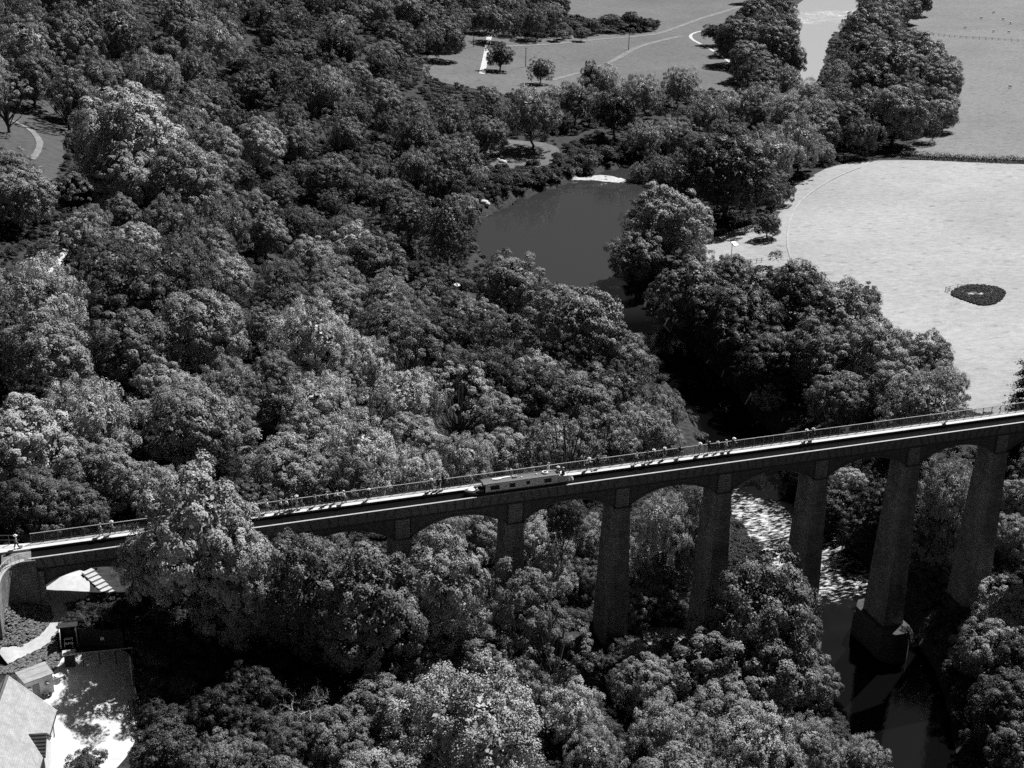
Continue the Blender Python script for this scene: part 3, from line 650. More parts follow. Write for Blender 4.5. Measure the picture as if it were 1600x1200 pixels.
 ('a', -7.7, 262.3, 7.3, 18.9, 0.45, "pale open tree, tenth up from the bridge above the towpath's left pair", 'left'),
 ('w', 44.5, 138.2, 5.7, 11.9, 0.42, 'mid grey feathery tree, ninth up from the bridge above the three white shirts', 'left'),
 ('o', 60.1, 63.8, 4.7, 9.9, 0.44, "mid grey lobed tree, third up from the bridge above the narrowboat's bow", 'left'),
 ('w', 110.2, 309.1, 8.7, 18.2, 0.35, 'dark feathery tree, eighth up from the bridge above the gap before the dark pair', 'left'),
 ('o', 19.1, 122.2, 5.2, 11.0, 0.53, "pale lobed tree, eighth up from the bridge above the huge tree's right side", 'left'),
 ('s', 41.1, 312.0, 8.3, 17.0, 0.36, "mid grey fuzzy tree, eighteenth up from the bridge above the huge tree's right side", 'left'),
 ('o', 51.8, 113.8, 5.3, 11.3, 0.5, 'pale lobed tree, fourth up from the bridge above the gap before the dark pair', 'left'),
 ('a', -12.7, 98.6, 4.6, 11.9, 0.3, "dark open tree, fourth up from the bridge above the towpath's left pair", 'left'),
 ('s', 30.4, 68.3, 4.4, 9.1, 0.54, 'pale fuzzy tree, fourth up from the bridge above the three white shirts', 'left'),
 ('s', -29.9, 263.4, 7.0, 14.3, 0.51, 'pale fuzzy tree, tenth up from the bridge above the walker with a bag', 'left'),
 ('s', 24.2, 62.7, 4.3, 8.8, 0.46, 'pale fuzzy tree, third up from the bridge above the three white shirts', 'left'),
 ('o', 64.5, 238.5, 7.2, 15.3, 0.31, 'dark lobed tree, eleventh up from the bridge above the three white shirts', 'left'),
 ('o', 17.8, 144.7, 5.4, 11.4, 0.41, "mid grey lobed tree, ninth up from the bridge above the huge tree's right side", 'left'),
 ('a', -24.1, 243.4, 6.6, 17.1, 0.49, 'pale open tree, ninth up from the bridge above the walker with a bag', 'left'),
 ('a', 114.6, 269.3, 7.8, 20.2, 0.46, 'pale open tree, fifth up from the bridge above the dark pair of walkers', 'left'),
 ('s', 53.4, 490.7, 10.5, 21.5, 0.45, "pale fuzzy tree, 22nd up from the bridge above the huge tree's right side", 'left'),
 ('o', 32.2, 180.6, 5.9, 12.4, 0.38, "mid grey lobed tree, eleventh up from the bridge above the huge tree's right side", 'left'),
 ('w', 83.9, 61.3, 4.5, 9.3, 0.33, 'dark feathery tree, first up from the bridge above the walkers beyond the boat', 'left'),
 ('o', 19.1, 72.6, 4.2, 8.9, 0.35, 'dark lobed tree, fourth up from the bridge above the crowd of walkers', 'left'),
 ('w', 69.9, 370.2, 8.8, 18.3, 0.33, 'dark feathery tree, thirteenth up from the bridge above the crowd of walkers', 'left'),
 ('w', 27.1, 266.7, 7.0, 14.7, 0.4, "mid grey feathery tree, fifteenth up from the bridge above the huge tree's right side", 'left'),
 ('w', 38.4, 355.2, 8.3, 17.4, 0.4, "mid grey feathery tree, twentieth up from the bridge above the huge tree's right side", 'left'),
 ('w', 111.6, 443.2, 10.0, 20.9, 0.27, 'very dark feathery tree, sixteenth up from the bridge above the three white shirts', 'left'),
 ('w', 2.9, 317.7, 7.5, 15.6, 0.45, "pale feathery tree, twelfth up from the bridge above the towpath's left pair", 'left'),
 ('w', -8.1, 150.5, 5.0, 10.4, 0.48, "pale feathery tree, eighth up from the bridge above the towpath's left pair", 'left'),
 ('s', 13.2, 91.2, 4.3, 8.8, 0.49, "pale fuzzy tree, fifth up from the bridge above the huge tree's right side", 'left'),
 ('o', 57.0, 340.0, 8.0, 17.0, 0.3, "dark lobed tree, nineteenth up from the bridge above the huge tree's right side", 'left'),
 ('a', 127.8, 324.1, 8.2, 21.3, 0.37, 'mid grey open tree, sixth up from the bridge above the dark pair of walkers', 'left'),
 ('w', 60.3, 121.6, 5.0, 10.4, 0.39, 'mid grey feathery tree, fifth up from the bridge above the gap before the dark pair', 'left'),
 ('o', 77.1, 127.4, 5.2, 10.9, 0.5, "pale lobed tree, seventh up from the bridge above the narrowboat's bow", 'left'),
 ('w', 42.4, 180.6, 5.7, 11.8, 0.29, 'dark feathery tree, eleventh up from the bridge above the crowd of walkers', 'left'),
 ('w', 91.9, 368.3, 8.6, 17.8, 0.55, 'bright feathery tree, fourteenth up from the bridge above the three white shirts', 'left'),
 ('s', 58.0, 141.0, 5.2, 10.7, 0.54, 'bright fuzzy tree, fifth up from the bridge above the child alone on the towpath', 'left'),
 ('w', -1.7, 355.9, 7.7, 16.1, 0.29, "very dark feathery tree, fourteenth up from the bridge above the towpath's left pair", 'left'),
 ('s', 121.8, 491.8, 10.3, 21.2, 0.52, 'pale fuzzy tree, seventeenth up from the bridge above the three white shirts', 'left'),
 ('w', 100.7, 543.2, 10.9, 22.7, 0.28, 'very dark feathery tree, fourteenth up from the bridge above the crowd of walkers', 'left'),
 ('a', -0.3, 127.2, 4.6, 11.9, 0.35, "dark open tree, eighth up from the bridge above the huge tree's left side", 'left'),
 ('o', 5.1, 454.0, 9.0, 19.2, 0.4, "mid grey lobed tree, sixteenth up from the bridge above the towpath's left pair", 'left'),
 ('o', -6.7, 136.9, 4.7, 9.9, 0.38, "mid grey lobed tree, seventh up from the bridge above the towpath's left pair", 'left'),
 ('a', 22.6, 111.0, 4.5, 11.7, 0.32, 'dark open tree, seventh up from the bridge above the crowd of walkers', 'left'),
 ('o', 34.9, 94.6, 4.3, 9.2, 0.52, 'pale lobed tree, sixth up from the bridge above the three white shirts', 'left'),
 ('o', 33.6, 166.5, 5.2, 11.1, 0.47, 'pale lobed tree, tenth up from the bridge above the crowd of walkers', 'left'),
 ('o', 165.7, 113.3, 5.2, 11.0, 0.31, 'dark lobed tree, first from the left in the belt below the bright field', 'rightbank'),
 ('w', 60.5, 93.4, 4.4, 9.2, 0.44, 'mid grey feathery tree, second up from the bridge above the dark pair of walkers', 'left'),
 ('w', 31.4, 118.3, 4.5, 9.5, 0.39, 'mid grey feathery tree, eighth up from the bridge above the crowd of walkers', 'left'),
 ('a', 4.8, 215.4, 5.6, 14.6, 0.41, "mid grey open tree, twelfth up from the bridge above the huge tree's left side", 'left'),
 ('w', 98.3, 383.3, 8.4, 17.5, 0.33, 'dark feathery tree, fifteenth up from the bridge above the three white shirts', 'left'),
 ('w', 101.7, 279.3, 7.0, 14.6, 0.45, 'pale feathery tree, seventh up from the bridge above the gap before the dark pair', 'left'),
 ('o', 304.5, 314.0, 8.4, 17.8, 0.37, 'mid grey lobed tree, first up in the wood between upper river and pasture', 'upright'),
 ('o', 40.7, 129.1, 4.7, 9.9, 0.37, 'mid grey lobed tree, eighth up from the bridge above the three white shirts', 'left'),
 ('a', 81.7, 308.0, 7.2, 18.8, 0.41, 'mid grey open tree, twelfth up from the bridge above the three white shirts', 'left'),
 ('a', 42.9, 440.9, 8.7, 22.6, 0.5, "pale open tree, eighteenth up from the bridge above the huge tree's left side", 'left'),
 ('o', 367.4, 369.1, 9.4, 19.8, 0.34, 'dark lobed tree, second up in the wood between upper river and pasture', 'upright'),
 ('a', 31.1, 303.3, 6.8, 17.8, 0.43, "mid grey open tree, seventeenth up from the bridge above the huge tree's right side", 'left'),
 ('w', 28.7, 104.6, 4.2, 8.8, 0.43, 'mid grey feathery tree, sixth up from the bridge above the crowd of walkers', 'left'),
 ('b', -10.2, -28.1, 3.7, 5.8, 0.3, 'bushy tree at the bottom of the gravel yard', 'named'),
 ('b', -18.4, -28.7, 2.2, 3.5, 0.3, 'small bushy tree beside the cottage porch', 'named'),
 ('b', -6.9, 40.8, 3.0, 4.6, 0.3, 'dark round bush left of the large lobed tree above the bridge', 'named'),
 ('b', 70.1, 150.1, 5.0, 7.8, 0.32, 'round dark bush beside the pale stone slab left of the pool', 'named'),
 ('b', 347.7, 544.0, 7.9, 12.2, 0.3, 'low dark bush inside the bend of the curved white track', 'named'),
 ('b', 324.1, 610.8, 6.9, 10.6, 0.3, 'dark bush at the right end of the hedge in the meadow', 'named'),
 ('b', 308.0, 602.0, 6.8, 10.5, 0.34, "dark bush in the middle of the meadow's hedge clump", 'named'),
 ('b', 291.9, 592.1, 5.9, 9.2, 0.34, "dark bush at the left end of the meadow's hedge clump", 'named'),
 ('b', 332.6, 604.5, 4.9, 7.7, 0.3, "small dark bush at the very tip of the meadow's hedge clump", 'named'),
 ('b', 267.8, 603.7, 3.4, 5.3, 0.33, 'dark round bush, first from the left in the scrub clump within the flood meadow', 'meadowhedge'),
 ('b', 272.9, 580.9, 3.2, 5.0, 0.39, 'mid grey round bush, sixth from the left in the scrub clump within the flood meadow', 'meadowhedge'),
 ('b', 275.8, 596.6, 4.1, 6.4, 0.39, 'mid grey round bush, fourth from the left in the scrub clump within the flood meadow', 'meadowhedge'),
 ('b', 276.2, 569.1, 4.4, 6.9, 0.32, 'dark round bush, ninth from the left in the scrub clump within the flood meadow', 'meadowhedge'),
 ('b', 286.8, 605.8, 3.7, 5.7, 0.39, 'mid grey round bush, eighth from the left in the scrub clump within the flood meadow', 'meadowhedge'),
 ('b', 282.6, 583.2, 3.8, 5.9, 0.38, 'mid grey round bush, tenth from the left in the scrub clump within the flood meadow', 'meadowhedge'),
 ('b', 267.3, 575.9, 3.4, 5.2, 0.41, 'mid grey round bush, third from the left in the scrub clump within the flood meadow', 'meadowhedge'),
 ('b', 287.4, 615.9, 3.3, 5.1, 0.3, 'dark round bush, seventh from the left in the scrub clump within the flood meadow', 'meadowhedge'),
 ('b', 275.7, 588.5, 3.2, 5.0, 0.36, 'dark round bush, fifth from the left in the scrub clump within the flood meadow', 'meadowhedge'),
 ('b', 261.9, 569.6, 4.3, 6.6, 0.31, 'dark round bush, second from the left in the scrub clump within the flood meadow', 'meadowhedge'),
 ('b', 113.8, 258.8, 3.4, 5.2, 0.47, "pale round bush, fifth from the left on the pool's upper left bank", 'poolleft'),
 ('b', 124.9, 291.7, 3.6, 5.6, 0.5, "pale round bush, sixth from the left on the pool's upper left bank", 'poolleft'),
 ('b', 131.0, 296.1, 2.5, 3.9, 0.5, "pale round bush, seventh from the left on the pool's upper left bank", 'poolleft'),
 ('b', 124.9, 340.3, 3.0, 4.6, 0.57, "bright round bush, first from the left on the pool's upper left bank", 'poolleft'),
 ('b', 106.7, 245.0, 5.0, 7.7, 0.43, "mid grey round bush, third from the left on the pool's upper left bank", 'poolleft'),
 ('b', 119.7, 314.0, 2.8, 4.3, 0.5, "pale round bush, second from the left on the pool's upper left bank", 'poolleft'),
 ('b', 135.5, 336.7, 2.5, 3.9, 0.43, "mid grey round bush, fourth from the left on the pool's upper left bank", 'poolleft'),
 ('b', 195.3, 283.5, 1.9, 3.0, 0.55, 'bright round bush, sixth from the left along the head of the pool', 'poolhead'),
 ('b', 144.2, 284.0, 1.7, 2.6, 0.51, 'pale round bush, second from the left along the head of the pool', 'poolhead'),
 ('b', 155.0, 289.5, 1.7, 2.6, 0.51, 'pale round bush, third from the left along the head of the pool', 'poolhead'),
 ('b', 164.8, 295.5, 1.6, 2.5, 0.54, 'bright round bush, fourth from the left along the head of the pool', 'poolhead'),
 ('b', 168.7, 299.2, 1.7, 2.7, 0.45, 'mid grey round bush, fifth from the left along the head of the pool', 'poolhead'),
 ('b', 145.5, 290.7, 1.5, 2.4, 0.51, 'pale round bush, first from the left along the head of the pool', 'poolhead'),
]
FAR_TREES = [('s',205,247,7.0,14.3),('s',47,460,8.9,18.2),('w',-13,297,6.4,13.4),('s',-29,418,7.8,16.1),('o',16,285,6.4,13.6),('o',83,261,6.5,13.8),('w',194,238,6.7,14.0),('o',82,230,6.1,12.9),('w',60,180,5.3,11.0),('w',-11,168,4.7,9.8),('o',-24,449,8.1,17.2),('o',275,280,7.5,15.9),('s',115,290,6.9,14.2),('o',160,139,5.2,11.0),('o',123,303,7.1,15.0),('w',79,397,8.0,16.6),('s',166,129,5.0,10.3),('w',134,402,8.3,17.2),('s',18,133,4.3,8.8),('s',105,255,6.2,12.8),('s',0,164,4.5,9.2),('o',151,166,5.3,11.2),('w',11,137,4.2,8.8),('o',360,399,9.0,19.0),('o',29,220,5.3,11.2),('s',44,422,7.7,15.8),('w',62,431,7.9,16.5),('w',38,476,8.3,17.2),('a',-17,406,7.1,18.5),('o',29,254,5.6,11.8),('o',311,439,9.0,19.1),('a',21,392,7.1,18.5),('o',25,344,6.6,13.9),('s',-3,381,6.8,14.0),('o',17,220,5.1,10.8),('s',63,289,6.1,12.6),('a',117,468,8.4,21.8),('o',181,511,9.2,19.4),('w',151,496,8.8,18.4),('o',343,351,7.9,16.8),('s',74,137,4.3,8.9),('o',-1,226,4.9,10.4),('o',315,325,7.4,15.7),('w',98,398,7.3,15.2),('o',98,348,6.7,14.3),('o',313,338,7.5,15.9),('a',69,325,6.3,16.5),('w',210,294,6.6,13.7),('o',9,273,5.4,11.5),('o',162,575,9.4,19.9),('o',348,488,9.1,19.3),('o',392,453,8.9,18.8),('o',336,341,7.4,15.7),('o',313,358,7.5,15.9),('w',32,385,6.6,13.7),('o',180,589,9.4,20.0),('w',113,362,6.7,14.0),('o',396,412,8.3,17.6),('w',135,563,8.9,18.4),('o',140,619,9.5,20.0),('a',129,578,9.0,23.3),('o',142,323,6.3,13.4),('w',103,480,7.8,16.1),('a',93,518,8.1,21.1),('o',365,528,9.3,19.7),('o',341,326,7.0,14.9),('o',116,382,6.8,14.3),('o',404,479,8.9,18.8),('o',107,525,8.2,17.3),('o',302,413,7.8,16.5),('o',27,200,4.4,9.3),('o',234,625,9.7,20.6),('o',464,568,9.9,21.0),('o',415,454,8.5,18.0),('s',145,591,8.8,18.1),('w',24,211,4.4,9.2),('a',134,455,7.4,19.2),('o',110,407,6.8,14.3),('w',20,458,6.8,14.2),('w',209,259,5.6,11.7),('o',408,436,8.1,17.2),('o',50,195,4.3,9.2),('w',225,566,8.7,18.2),('o',-28,390,5.9,12.5),('o',452,533,9.2,19.5),('o',65,209,4.5,9.6),('o',83,537,7.8,16.6),('a',-27,307,5.0,13.1),('s',249,639,9.5,19.5),('w',290,327,6.5,13.5),('o',263,591,9.0,19.1),('a',75,522,7.6,19.7),('s',18,485,7.0,14.3),('o',314,294,6.2,13.2),('o',439,520,8.9,18.9),('a',108,339,5.9,15.4),('w',76,237,4.8,10.0),('o',299,399,7.2,15.3),('w',203,217,5.0,10.5),('o',129,436,6.9,14.7),('w',40,339,5.6,11.6),('a',58,193,4.2,11.0),('o',5,285,4.9,10.3),('o',317,311,6.3,13.4),('o',290,341,6.5,13.8),('s',190,539,8.1,16.6),('o',250,575,8.6,18.3),('o',89,468,7.0,14.8),('o',252,619,9.1,19.2),('o',374,419,7.5,15.8),('o',390,569,9.0,19.0),('o',36,228,4.4,9.3),('s',93,294,5.3,10.8),('s',44,213,4.2,8.7),('o',423,521,8.5,18.1),('o',58,307,5.2,11.0),('w',169,501,7.5,15.5),('o',20,309,5.0,10.6),('o',483,600,9.4,20.0),('o',453,666,10.0,21.1),('w',9,332,5.2,10.7),('a',26,424,6.0,15.7),('a',242,297,5.7,14.8),('o',285,634,9.0,19.0),('o',377,384,6.9,14.6),('o',329,382,6.7,14.3),('o',113,328,5.5,11.6),('o',49,231,4.3,9.1),('o',437,542,8.5,18.1),('s',233,644,8.8,18.0),('o',294,676,9.3,19.6),('o',142,473,6.9,14.5),('o',325,467,7.4,15.7),('s',184,562,7.8,16.0),('o',393,467,7.6,16.1),('w',87,281,4.9,10.1),('o',489,579,8.9,18.9),('s',87,319,5.2,10.6),('w',263,336,5.9,12.3),('o',62,225,4.2,8.9),('o',350,525,7.9,16.8),('o',385,425,7.1,15.1),('o',73,273,4.6,9.8),('s',-12,390,5.3,10.9),('o',89,557,7.2,15.2),('o',360,418,6.8,14.5),('w',224,283,5.2,10.8),('o',508,617,9.1,19.2),('o',212,621,8.1,17.3),('o',114,576,7.4,15.6),('a',-25,435,5.6,14.5),('w',76,157,3.6,7.4),('w',145,338,5.4,11.2),('o',363,436,6.9,14.6),('o',421,467,7.3,15.6),('s',68,569,7.0,14.5),('o',422,610,8.6,18.2),('o',14,316,4.7,9.9),('o',261,692,8.8,18.7),('w',6,469,5.9,12.3),('o',339,512,7.4,15.8),('a',183,376,5.8,15.0),('o',78,252,4.3,9.2),('o',69,481,6.2,13.2),('w',132,508,6.7,13.9),('a',160,357,5.5,14.3),('o',206,580,7.5,16.0),('o',518,630,8.9,19.0),('w',67,141,3.3,6.8),('o',14,352,4.9,10.3),('o',137,355,5.4,11.4),('s',69,315,4.8,9.8),('s',211,237,4.5,9.3),('o',86,252,4.3,9.1),('o',427,488,7.3,15.6),('o',60,261,4.2,9.0),('o',-1,410,5.2,11.0),('w',225,607,7.7,15.9),('s',131,314,4.9,10.0),('o',471,584,8.2,17.3),('o',438,639,8.5,18.0),('o',353,504,7.1,15.0),('s',-20,461,5.5,11.2),('w',46,386,5.1,10.6),('o',241,587,7.4,15.7),('w',91,328,4.8,10.0),('o',430,622,8.2,17.5),('w',64,130,3.0,6.3),('w',201,556,7.0,14.6),('o',2,420,5.2,11.0),('o',403,579,7.8,16.5),('o',379,533,7.3,15.5),('o',248,670,8.1,17.1),('o',87,417,5.5,11.6),('o',199,631,7.5,16.0),('w',67,399,5.2,10.8),('o',526,652,8.6,18.3),('o',46,511,6.0,12.7),('w',24,446,5.4,11.2),('o',53,298,4.3,9.1),('s',292,656,7.9,16.3),('o',541,646,8.5,18.1),('o',396,552,7.4,15.6),('w',95,567,6.5,13.6),('w',146,352,5.0,10.4),('w',136,369,5.1,10.6),('o',434,655,8.3,17.5),('o',180,648,7.4,15.8),('a',44,373,4.8,12.4),('w',52,556,6.2,13.0),('o',228,592,7.1,15.0),('w',285,384,5.6,11.7),('o',403,564,7.4,15.6),('w',227,270,4.5,9.3),('s',189,577,6.8,13.9),('w',164,392,5.2,10.9),('w',215,307,4.7,9.8),('o',471,700,8.4,17.9),('o',175,626,7.0,14.9),('o',234,675,7.6,16.0),('s',97,447,5.4,11.0),('w',227,349,5.0,10.4),('o',536,680,8.4,17.7),('o',228,664,7.4,15.7),('s',64,414,5.0,10.2),('w',193,666,7.3,15.2),('o',274,613,7.1,15.1),('o',182,550,6.4,13.5),('o',264,652,7.3,15.6),('w',156,527,6.1,12.6),('a',167,542,6.2,16.2),('w',214,284,4.4,9.1),('o',60,460,5.2,11.1),('w',69,389,4.7,9.8),('w',218,270,4.3,8.9),('o',250,654,7.2,15.3),('s',149,568,6.3,12.9),('w',232,291,4.4,9.2),('a',214,229,3.9,10.1),('a',176,385,5.0,12.9),('o',96,417,4.9,10.4),('o',453,705,8.0,17.0),('w',215,592,6.5,13.5),('o',131,344,4.5,9.4),('w',228,336,4.6,9.7),('w',160,368,4.7,9.8),('s',125,366,4.6,9.4),('w',125,410,4.8,10.1),('o',568,679,7.9,16.7),('s',124,348,4.4,8.9),('w',233,314,4.4,9.1),('o',461,687,7.6,16.2),('o',286,700,7.3,15.4),('o',151,373,4.6,9.7),('o',234,711,7.2,15.2),('a',90,453,5.0,12.9),('w',273,674,7.0,14.6),('o',49,544,5.4,11.5),('w',249,290,4.2,8.8),('s',219,244,3.8,7.8),('s',162,617,6.3,12.8),('w',204,655,6.6,13.8),('o',67,499,5.1,10.9),('w',238,322,4.4,9.1),('o',213,608,6.3,13.3),('w',207,224,3.6,7.4),('a',139,344,4.2,11.0),('w',192,389,4.7,9.7),('o',225,696,6.8,14.4),('o',231,383,4.6,9.8),('w',140,380,4.4,9.1),('a',185,356,4.3,11.3),('a',243,317,4.2,10.9),('w',302,687,6.8,14.2),('w',249,304,4.1,8.5),('o',177,534,5.5,11.6),('s',213,633,6.2,12.7),('w',274,326,4.3,8.9),('s',284,713,6.9,14.1),('o',209,392,4.5,9.6),('o',294,723,6.9,14.7),('w',245,328,4.2,8.6),('s',255,273,3.8,7.8),('o',154,626,5.8,12.4),('s',202,605,5.8,12.0),('w',260,667,6.3,13.2),('o',252,602,5.9,12.5),('a',114,615,5.6,14.5),('s',163,553,5.3,10.9),('o',91,580,5.3,11.2),('w',194,614,5.8,12.0),('o',263,639,6.1,12.9),('w',232,282,3.7,7.7),('o',295,707,6.5,13.7),('o',306,710,6.5,13.7),('o',158,383,4.1,8.7),('w',272,662,6.1,12.7),('a',168,524,4.9,12.8),('w',241,689,6.1,12.7),('w',206,385,4.2,8.7),('w',154,349,3.8,7.9),('s',218,644,5.7,11.8),('w',181,400,4.2,8.6),('w',123,335,3.6,7.5),('w',226,299,3.6,7.5),('w',132,275,3.2,6.7),('w',255,281,3.5,7.3),('o',282,649,5.8,12.2),('o',281,682,6.0,12.6),('o',215,689,5.9,12.4),('w',169,402,4.0,8.4),('a',237,394,4.1,10.7),('o',211,670,5.7,12.0),('s',140,332,3.5,7.2),('s',270,708,5.9,12.1),('w',212,376,3.8,8.0),('a',219,393,3.9,10.2),('o',173,366,3.7,7.7),('s',248,712,5.8,11.8),('s',169,374,3.7,7.6),('o',309,730,5.8,12.4),('w',125,281,2.9,5.9),('w',146,359,3.2,6.6),('w',122,275,2.6,5.5),('w',116,280,2.6,5.4),('w',197,295,2.7,5.7),('w',175,302,2.7,5.6),('s',131,333,2.7,5.5),('w',131,360,2.8,5.8),('w',149,286,2.5,5.2),('w',126,360,2.8,5.7),('w',119,321,2.6,5.3),('w',141,364,2.8,5.7),('w',135,281,2.4,4.9),('s',131,378,2.6,5.4),('w',186,312,2.3,4.8),('w',178,311,2.2,4.5),('w',158,293,2.0,4.2),('w',202,287,2.0,4.3),('w',140,288,1.8,3.7),('w',137,292,1.6,3.4),('w',173,308,1.7,3.5),('w',166,305,1.7,3.5),('w',141,282,1.6,3.3),('w',135,287,1.5,3.1),('w',191,282,1.5,3.2),('w',181,309,1.5,3.2),('w',191,313,1.6,3.2),('w',171,313,1.5,3.1)]
SHEETS = {'hay_field': [(187.7, 51.7), (162.0, 60.5), (170.1, 96.5), (167.3, 111.6), (159.6, 146.5), (149.9, 173.6), (166.1, 202.4), (178.8, 205.1), (189.9, 209.6), (199.8, 213.2), (215.6, 235.5), (233.6, 252.2), (261.3, 271.7), (287.1, 270.2), (324.8, 248.9), (355.6, 234.4), (305.1, 137.1)], 'pasture': [(458.1, 543.7), (497.1, 584.7), (556.8, 653.4), (615.0, 715.0), (702.3, 814.1), (793.8, 773.1), (566.6, 405.8), (399.2, 233.8), (349.1, 243.6), (328.9, 254.1), (308.9, 265.3), (297.2, 272.7), (292.0, 281.8), (317.4, 302.2), (339.3, 314.1), (366.4, 345.5), (399.2, 401.3), (418.6, 456.4)], 'meadow': [(167.6, 508.8), (191.4, 556.7), (217.9, 590.5), (241.5, 616.2), (239.9, 582.6), (282.5, 592.9), (329.5, 589.7), (356.1, 633.1), (299.4, 658.1), (331.3, 767.1), (393.4, 877.2), (528.7, 869.0), (486.7, 753.1), (444.5, 686.2), (401.4, 636.4), (357.9, 575.7), (336.4, 505.5), (318.5, 446.7), (292.5, 407.3), (281.8, 425.3), (245.7, 417.9), (216.2, 423.0), (190.0, 418.7), (175.4, 438.6), (160.4, 449.6), (156.3, 465.4)], 'small_meadow': [(-37.1, 280.2), (-19.2, 296.4), (-6.9, 305.9), (-5.4, 278.6), (-7.5, 252.0), (-11.9, 208.3), (-16.4, 190.6), (-34.7, 162.4)], 'clearing': [(152.5, 351.3), (158.8, 344.8), (170.9, 341.4), (174.0, 328.2), (160.7, 305.2), (144.3, 302.3), (137.3, 304.8), (137.8, 318.7)], 'yard': [(-20.9, -11.5), (-19.9, -9.1), (-16.2, -9.2), (-11.9, -8.9), (-12.3, -16.2), (-12.3, -21.1), (-13.7, -25.8), (-17.8, -30.1), (-26.2, -29.3), (-25.9, -16.8), (-23.1, -15.1)], 'arch_yard': [(-22.7, 1.0), (-22.2, 1.9), (-21.1, 3.0), (-19.8, 4.2), (-18.1, 6.4), (-16.4, 6.2), (-16.0, 4.3), (-16.2, 1.0), (-17.3, -0.2), (-22.5, -0.8)], 'shingle': [(161.4, 292.3), (169.3, 297.2), (178.8, 300.4), (185.5, 289.2), (179.9, 285.9), (173.0, 292.3), (167.6, 294.4)], 'shore': [(63.9, 5.5), (68.0, 7.3), (72.8, 6.6), (72.6, 4.6), (68.9, 1.9), (63.0, 1.0)], 'rough_patch': [(208.4, 130.6), (214.8, 134.7), (218.1, 135.3), (221.4, 134.8), (224.1, 132.8), (224.8, 130.2), (224.6, 127.5), (220.9, 123.7), (217.0, 120.6), (213.3, 119.7), (210.6, 120.6), (209.5, 125.3)]}
TRACKS = {'meadow_track': [[(226.5, 553.8), (242.6, 557.8), (258.8, 561.4), (279.6, 570.6), (300.3, 578.1), (318.6, 583.5), (334.5, 591.6), (350.2, 607.4), (366.3, 623.6), (384.3, 642.5), (400.2, 656.6), (425.1, 678.2), (447.5, 698.2), (474.9, 726.3)], 3.4], 'meadow_track_b': [[(218.5, 460.8), (232.5, 473.2), (244.5, 482.2), (258.1, 494.5), (275.2, 514.1), (291.5, 534.8), (302.9, 547.9), (316.1, 560.0), (331.7, 572.2), (344.1, 580.3)], 3.2], 'cattle_track': [[(314.4, 437.2), (318.8, 454.0), (325.5, 477.2), (329.9, 494.4), (336.7, 522.8), (340.6, 544.7), (342.9, 560.9), (345.8, 572.7), (351.3, 584.3), (359.0, 593.2), (365.2, 597.3)], 1.8], 'lane': [[(241.0, 620.6), (234.4, 604.0), (228.1, 586.8), (220.4, 565.5), (211.9, 541.2), (202.7, 516.1), (193.9, 491.8), (188.6, 477.1)], 2.9], 'ring_track': [[(-29.9, 261.4), (-26.5, 261.1), (-23.1, 261.1), (-20.1, 257.0), (-17.8, 249.2), (-16.5, 239.2), (-16.3, 228.9), (-17.3, 221.6), (-18.8, 215.7)], 1.7], 'hill_path': [[(-17.2, 127.6), (-16.5, 130.5), (-15.8, 133.3), (-15.0, 137.2), (-14.4, 140.6), (-13.7, 144.1), (-13.3, 147.1)], 1.3], 'arch_path': [[(-20.3, -0.5), (-19.9, -1.7), (-19.9, -2.8), (-20.4, -3.8), (-21.0, -4.8), (-21.7, -5.8), (-22.6, -6.7), (-23.7, -7.4), (-25.0, -8.0), (-26.8, -9.4)], 1.7], 'field_track': [[(264.5, 262.6), (253.1, 255.7), (241.1, 247.7), (227.9, 237.0), (215.0, 223.0), (203.6, 206.9), (191.6, 186.9), (185.5, 173.3)], 0.7], 'road': [[(153.4, 39.9), (157.7, 41.7), (161.5, 42.7), (165.0, 43.4), (171.5, 43.7), (180.2, 42.8)], 3.2], 'pool_path': [[(158.5, 366.6), (154.7, 353.4), (149.6, 341.0), (145.2, 331.3), (141.5, 322.2)], 1.3]}
SHEEP = [(583.6, 612.3), (568.2, 582.2), (561.5, 565.8), (523.3, 559.0), (528.6, 538.8), (535.3, 533.3), (418.0, 378.9), (559.2, 592.0)]
POLES = [(292.1, 538.8), (218.3, 498.1), (207.3, 550.3)]
SIGN = [(169.7, 180.2)]
STONES = [(150.0, 343.0), (143.2, 333.3), (138.4, 321.3), (144.5, 327.6), (143.2, 316.6), (144.2, 313.0), (146.2, 314.6), (126.7, 276.5), (122.3, 267.0), (123.3, 266.5), (159.1, 366.6)]
SLAB = [(83.9, 177.1), (85.3, 176.5), (85.2, 172.0), (83.8, 167.2), (82.9, 169.1)]
HEDGE = [(288.6, 273.2), (294.3, 268.5), (302.1, 263.6), (309.8, 258.8), (317.8, 254.5), (326.2, 250.6), (338.5, 244.7)]
FENCE = [(481.6, 561.4), (486.8, 544.2), (495.4, 525.2), (507.3, 511.7), (519.7, 499.3), (535.5, 486.3)]
LOWFENCE = [(166.6, 179.8), (168.9, 178.6), (171.2, 176.0), (173.2, 175.0), (175.0, 174.6), (176.6, 174.5)]
STEPWALL = [(50.7, -8.8), (51.8, -9.0), (50.7, -12.8), (51.7, -13.4), (50.4, -17.1)]
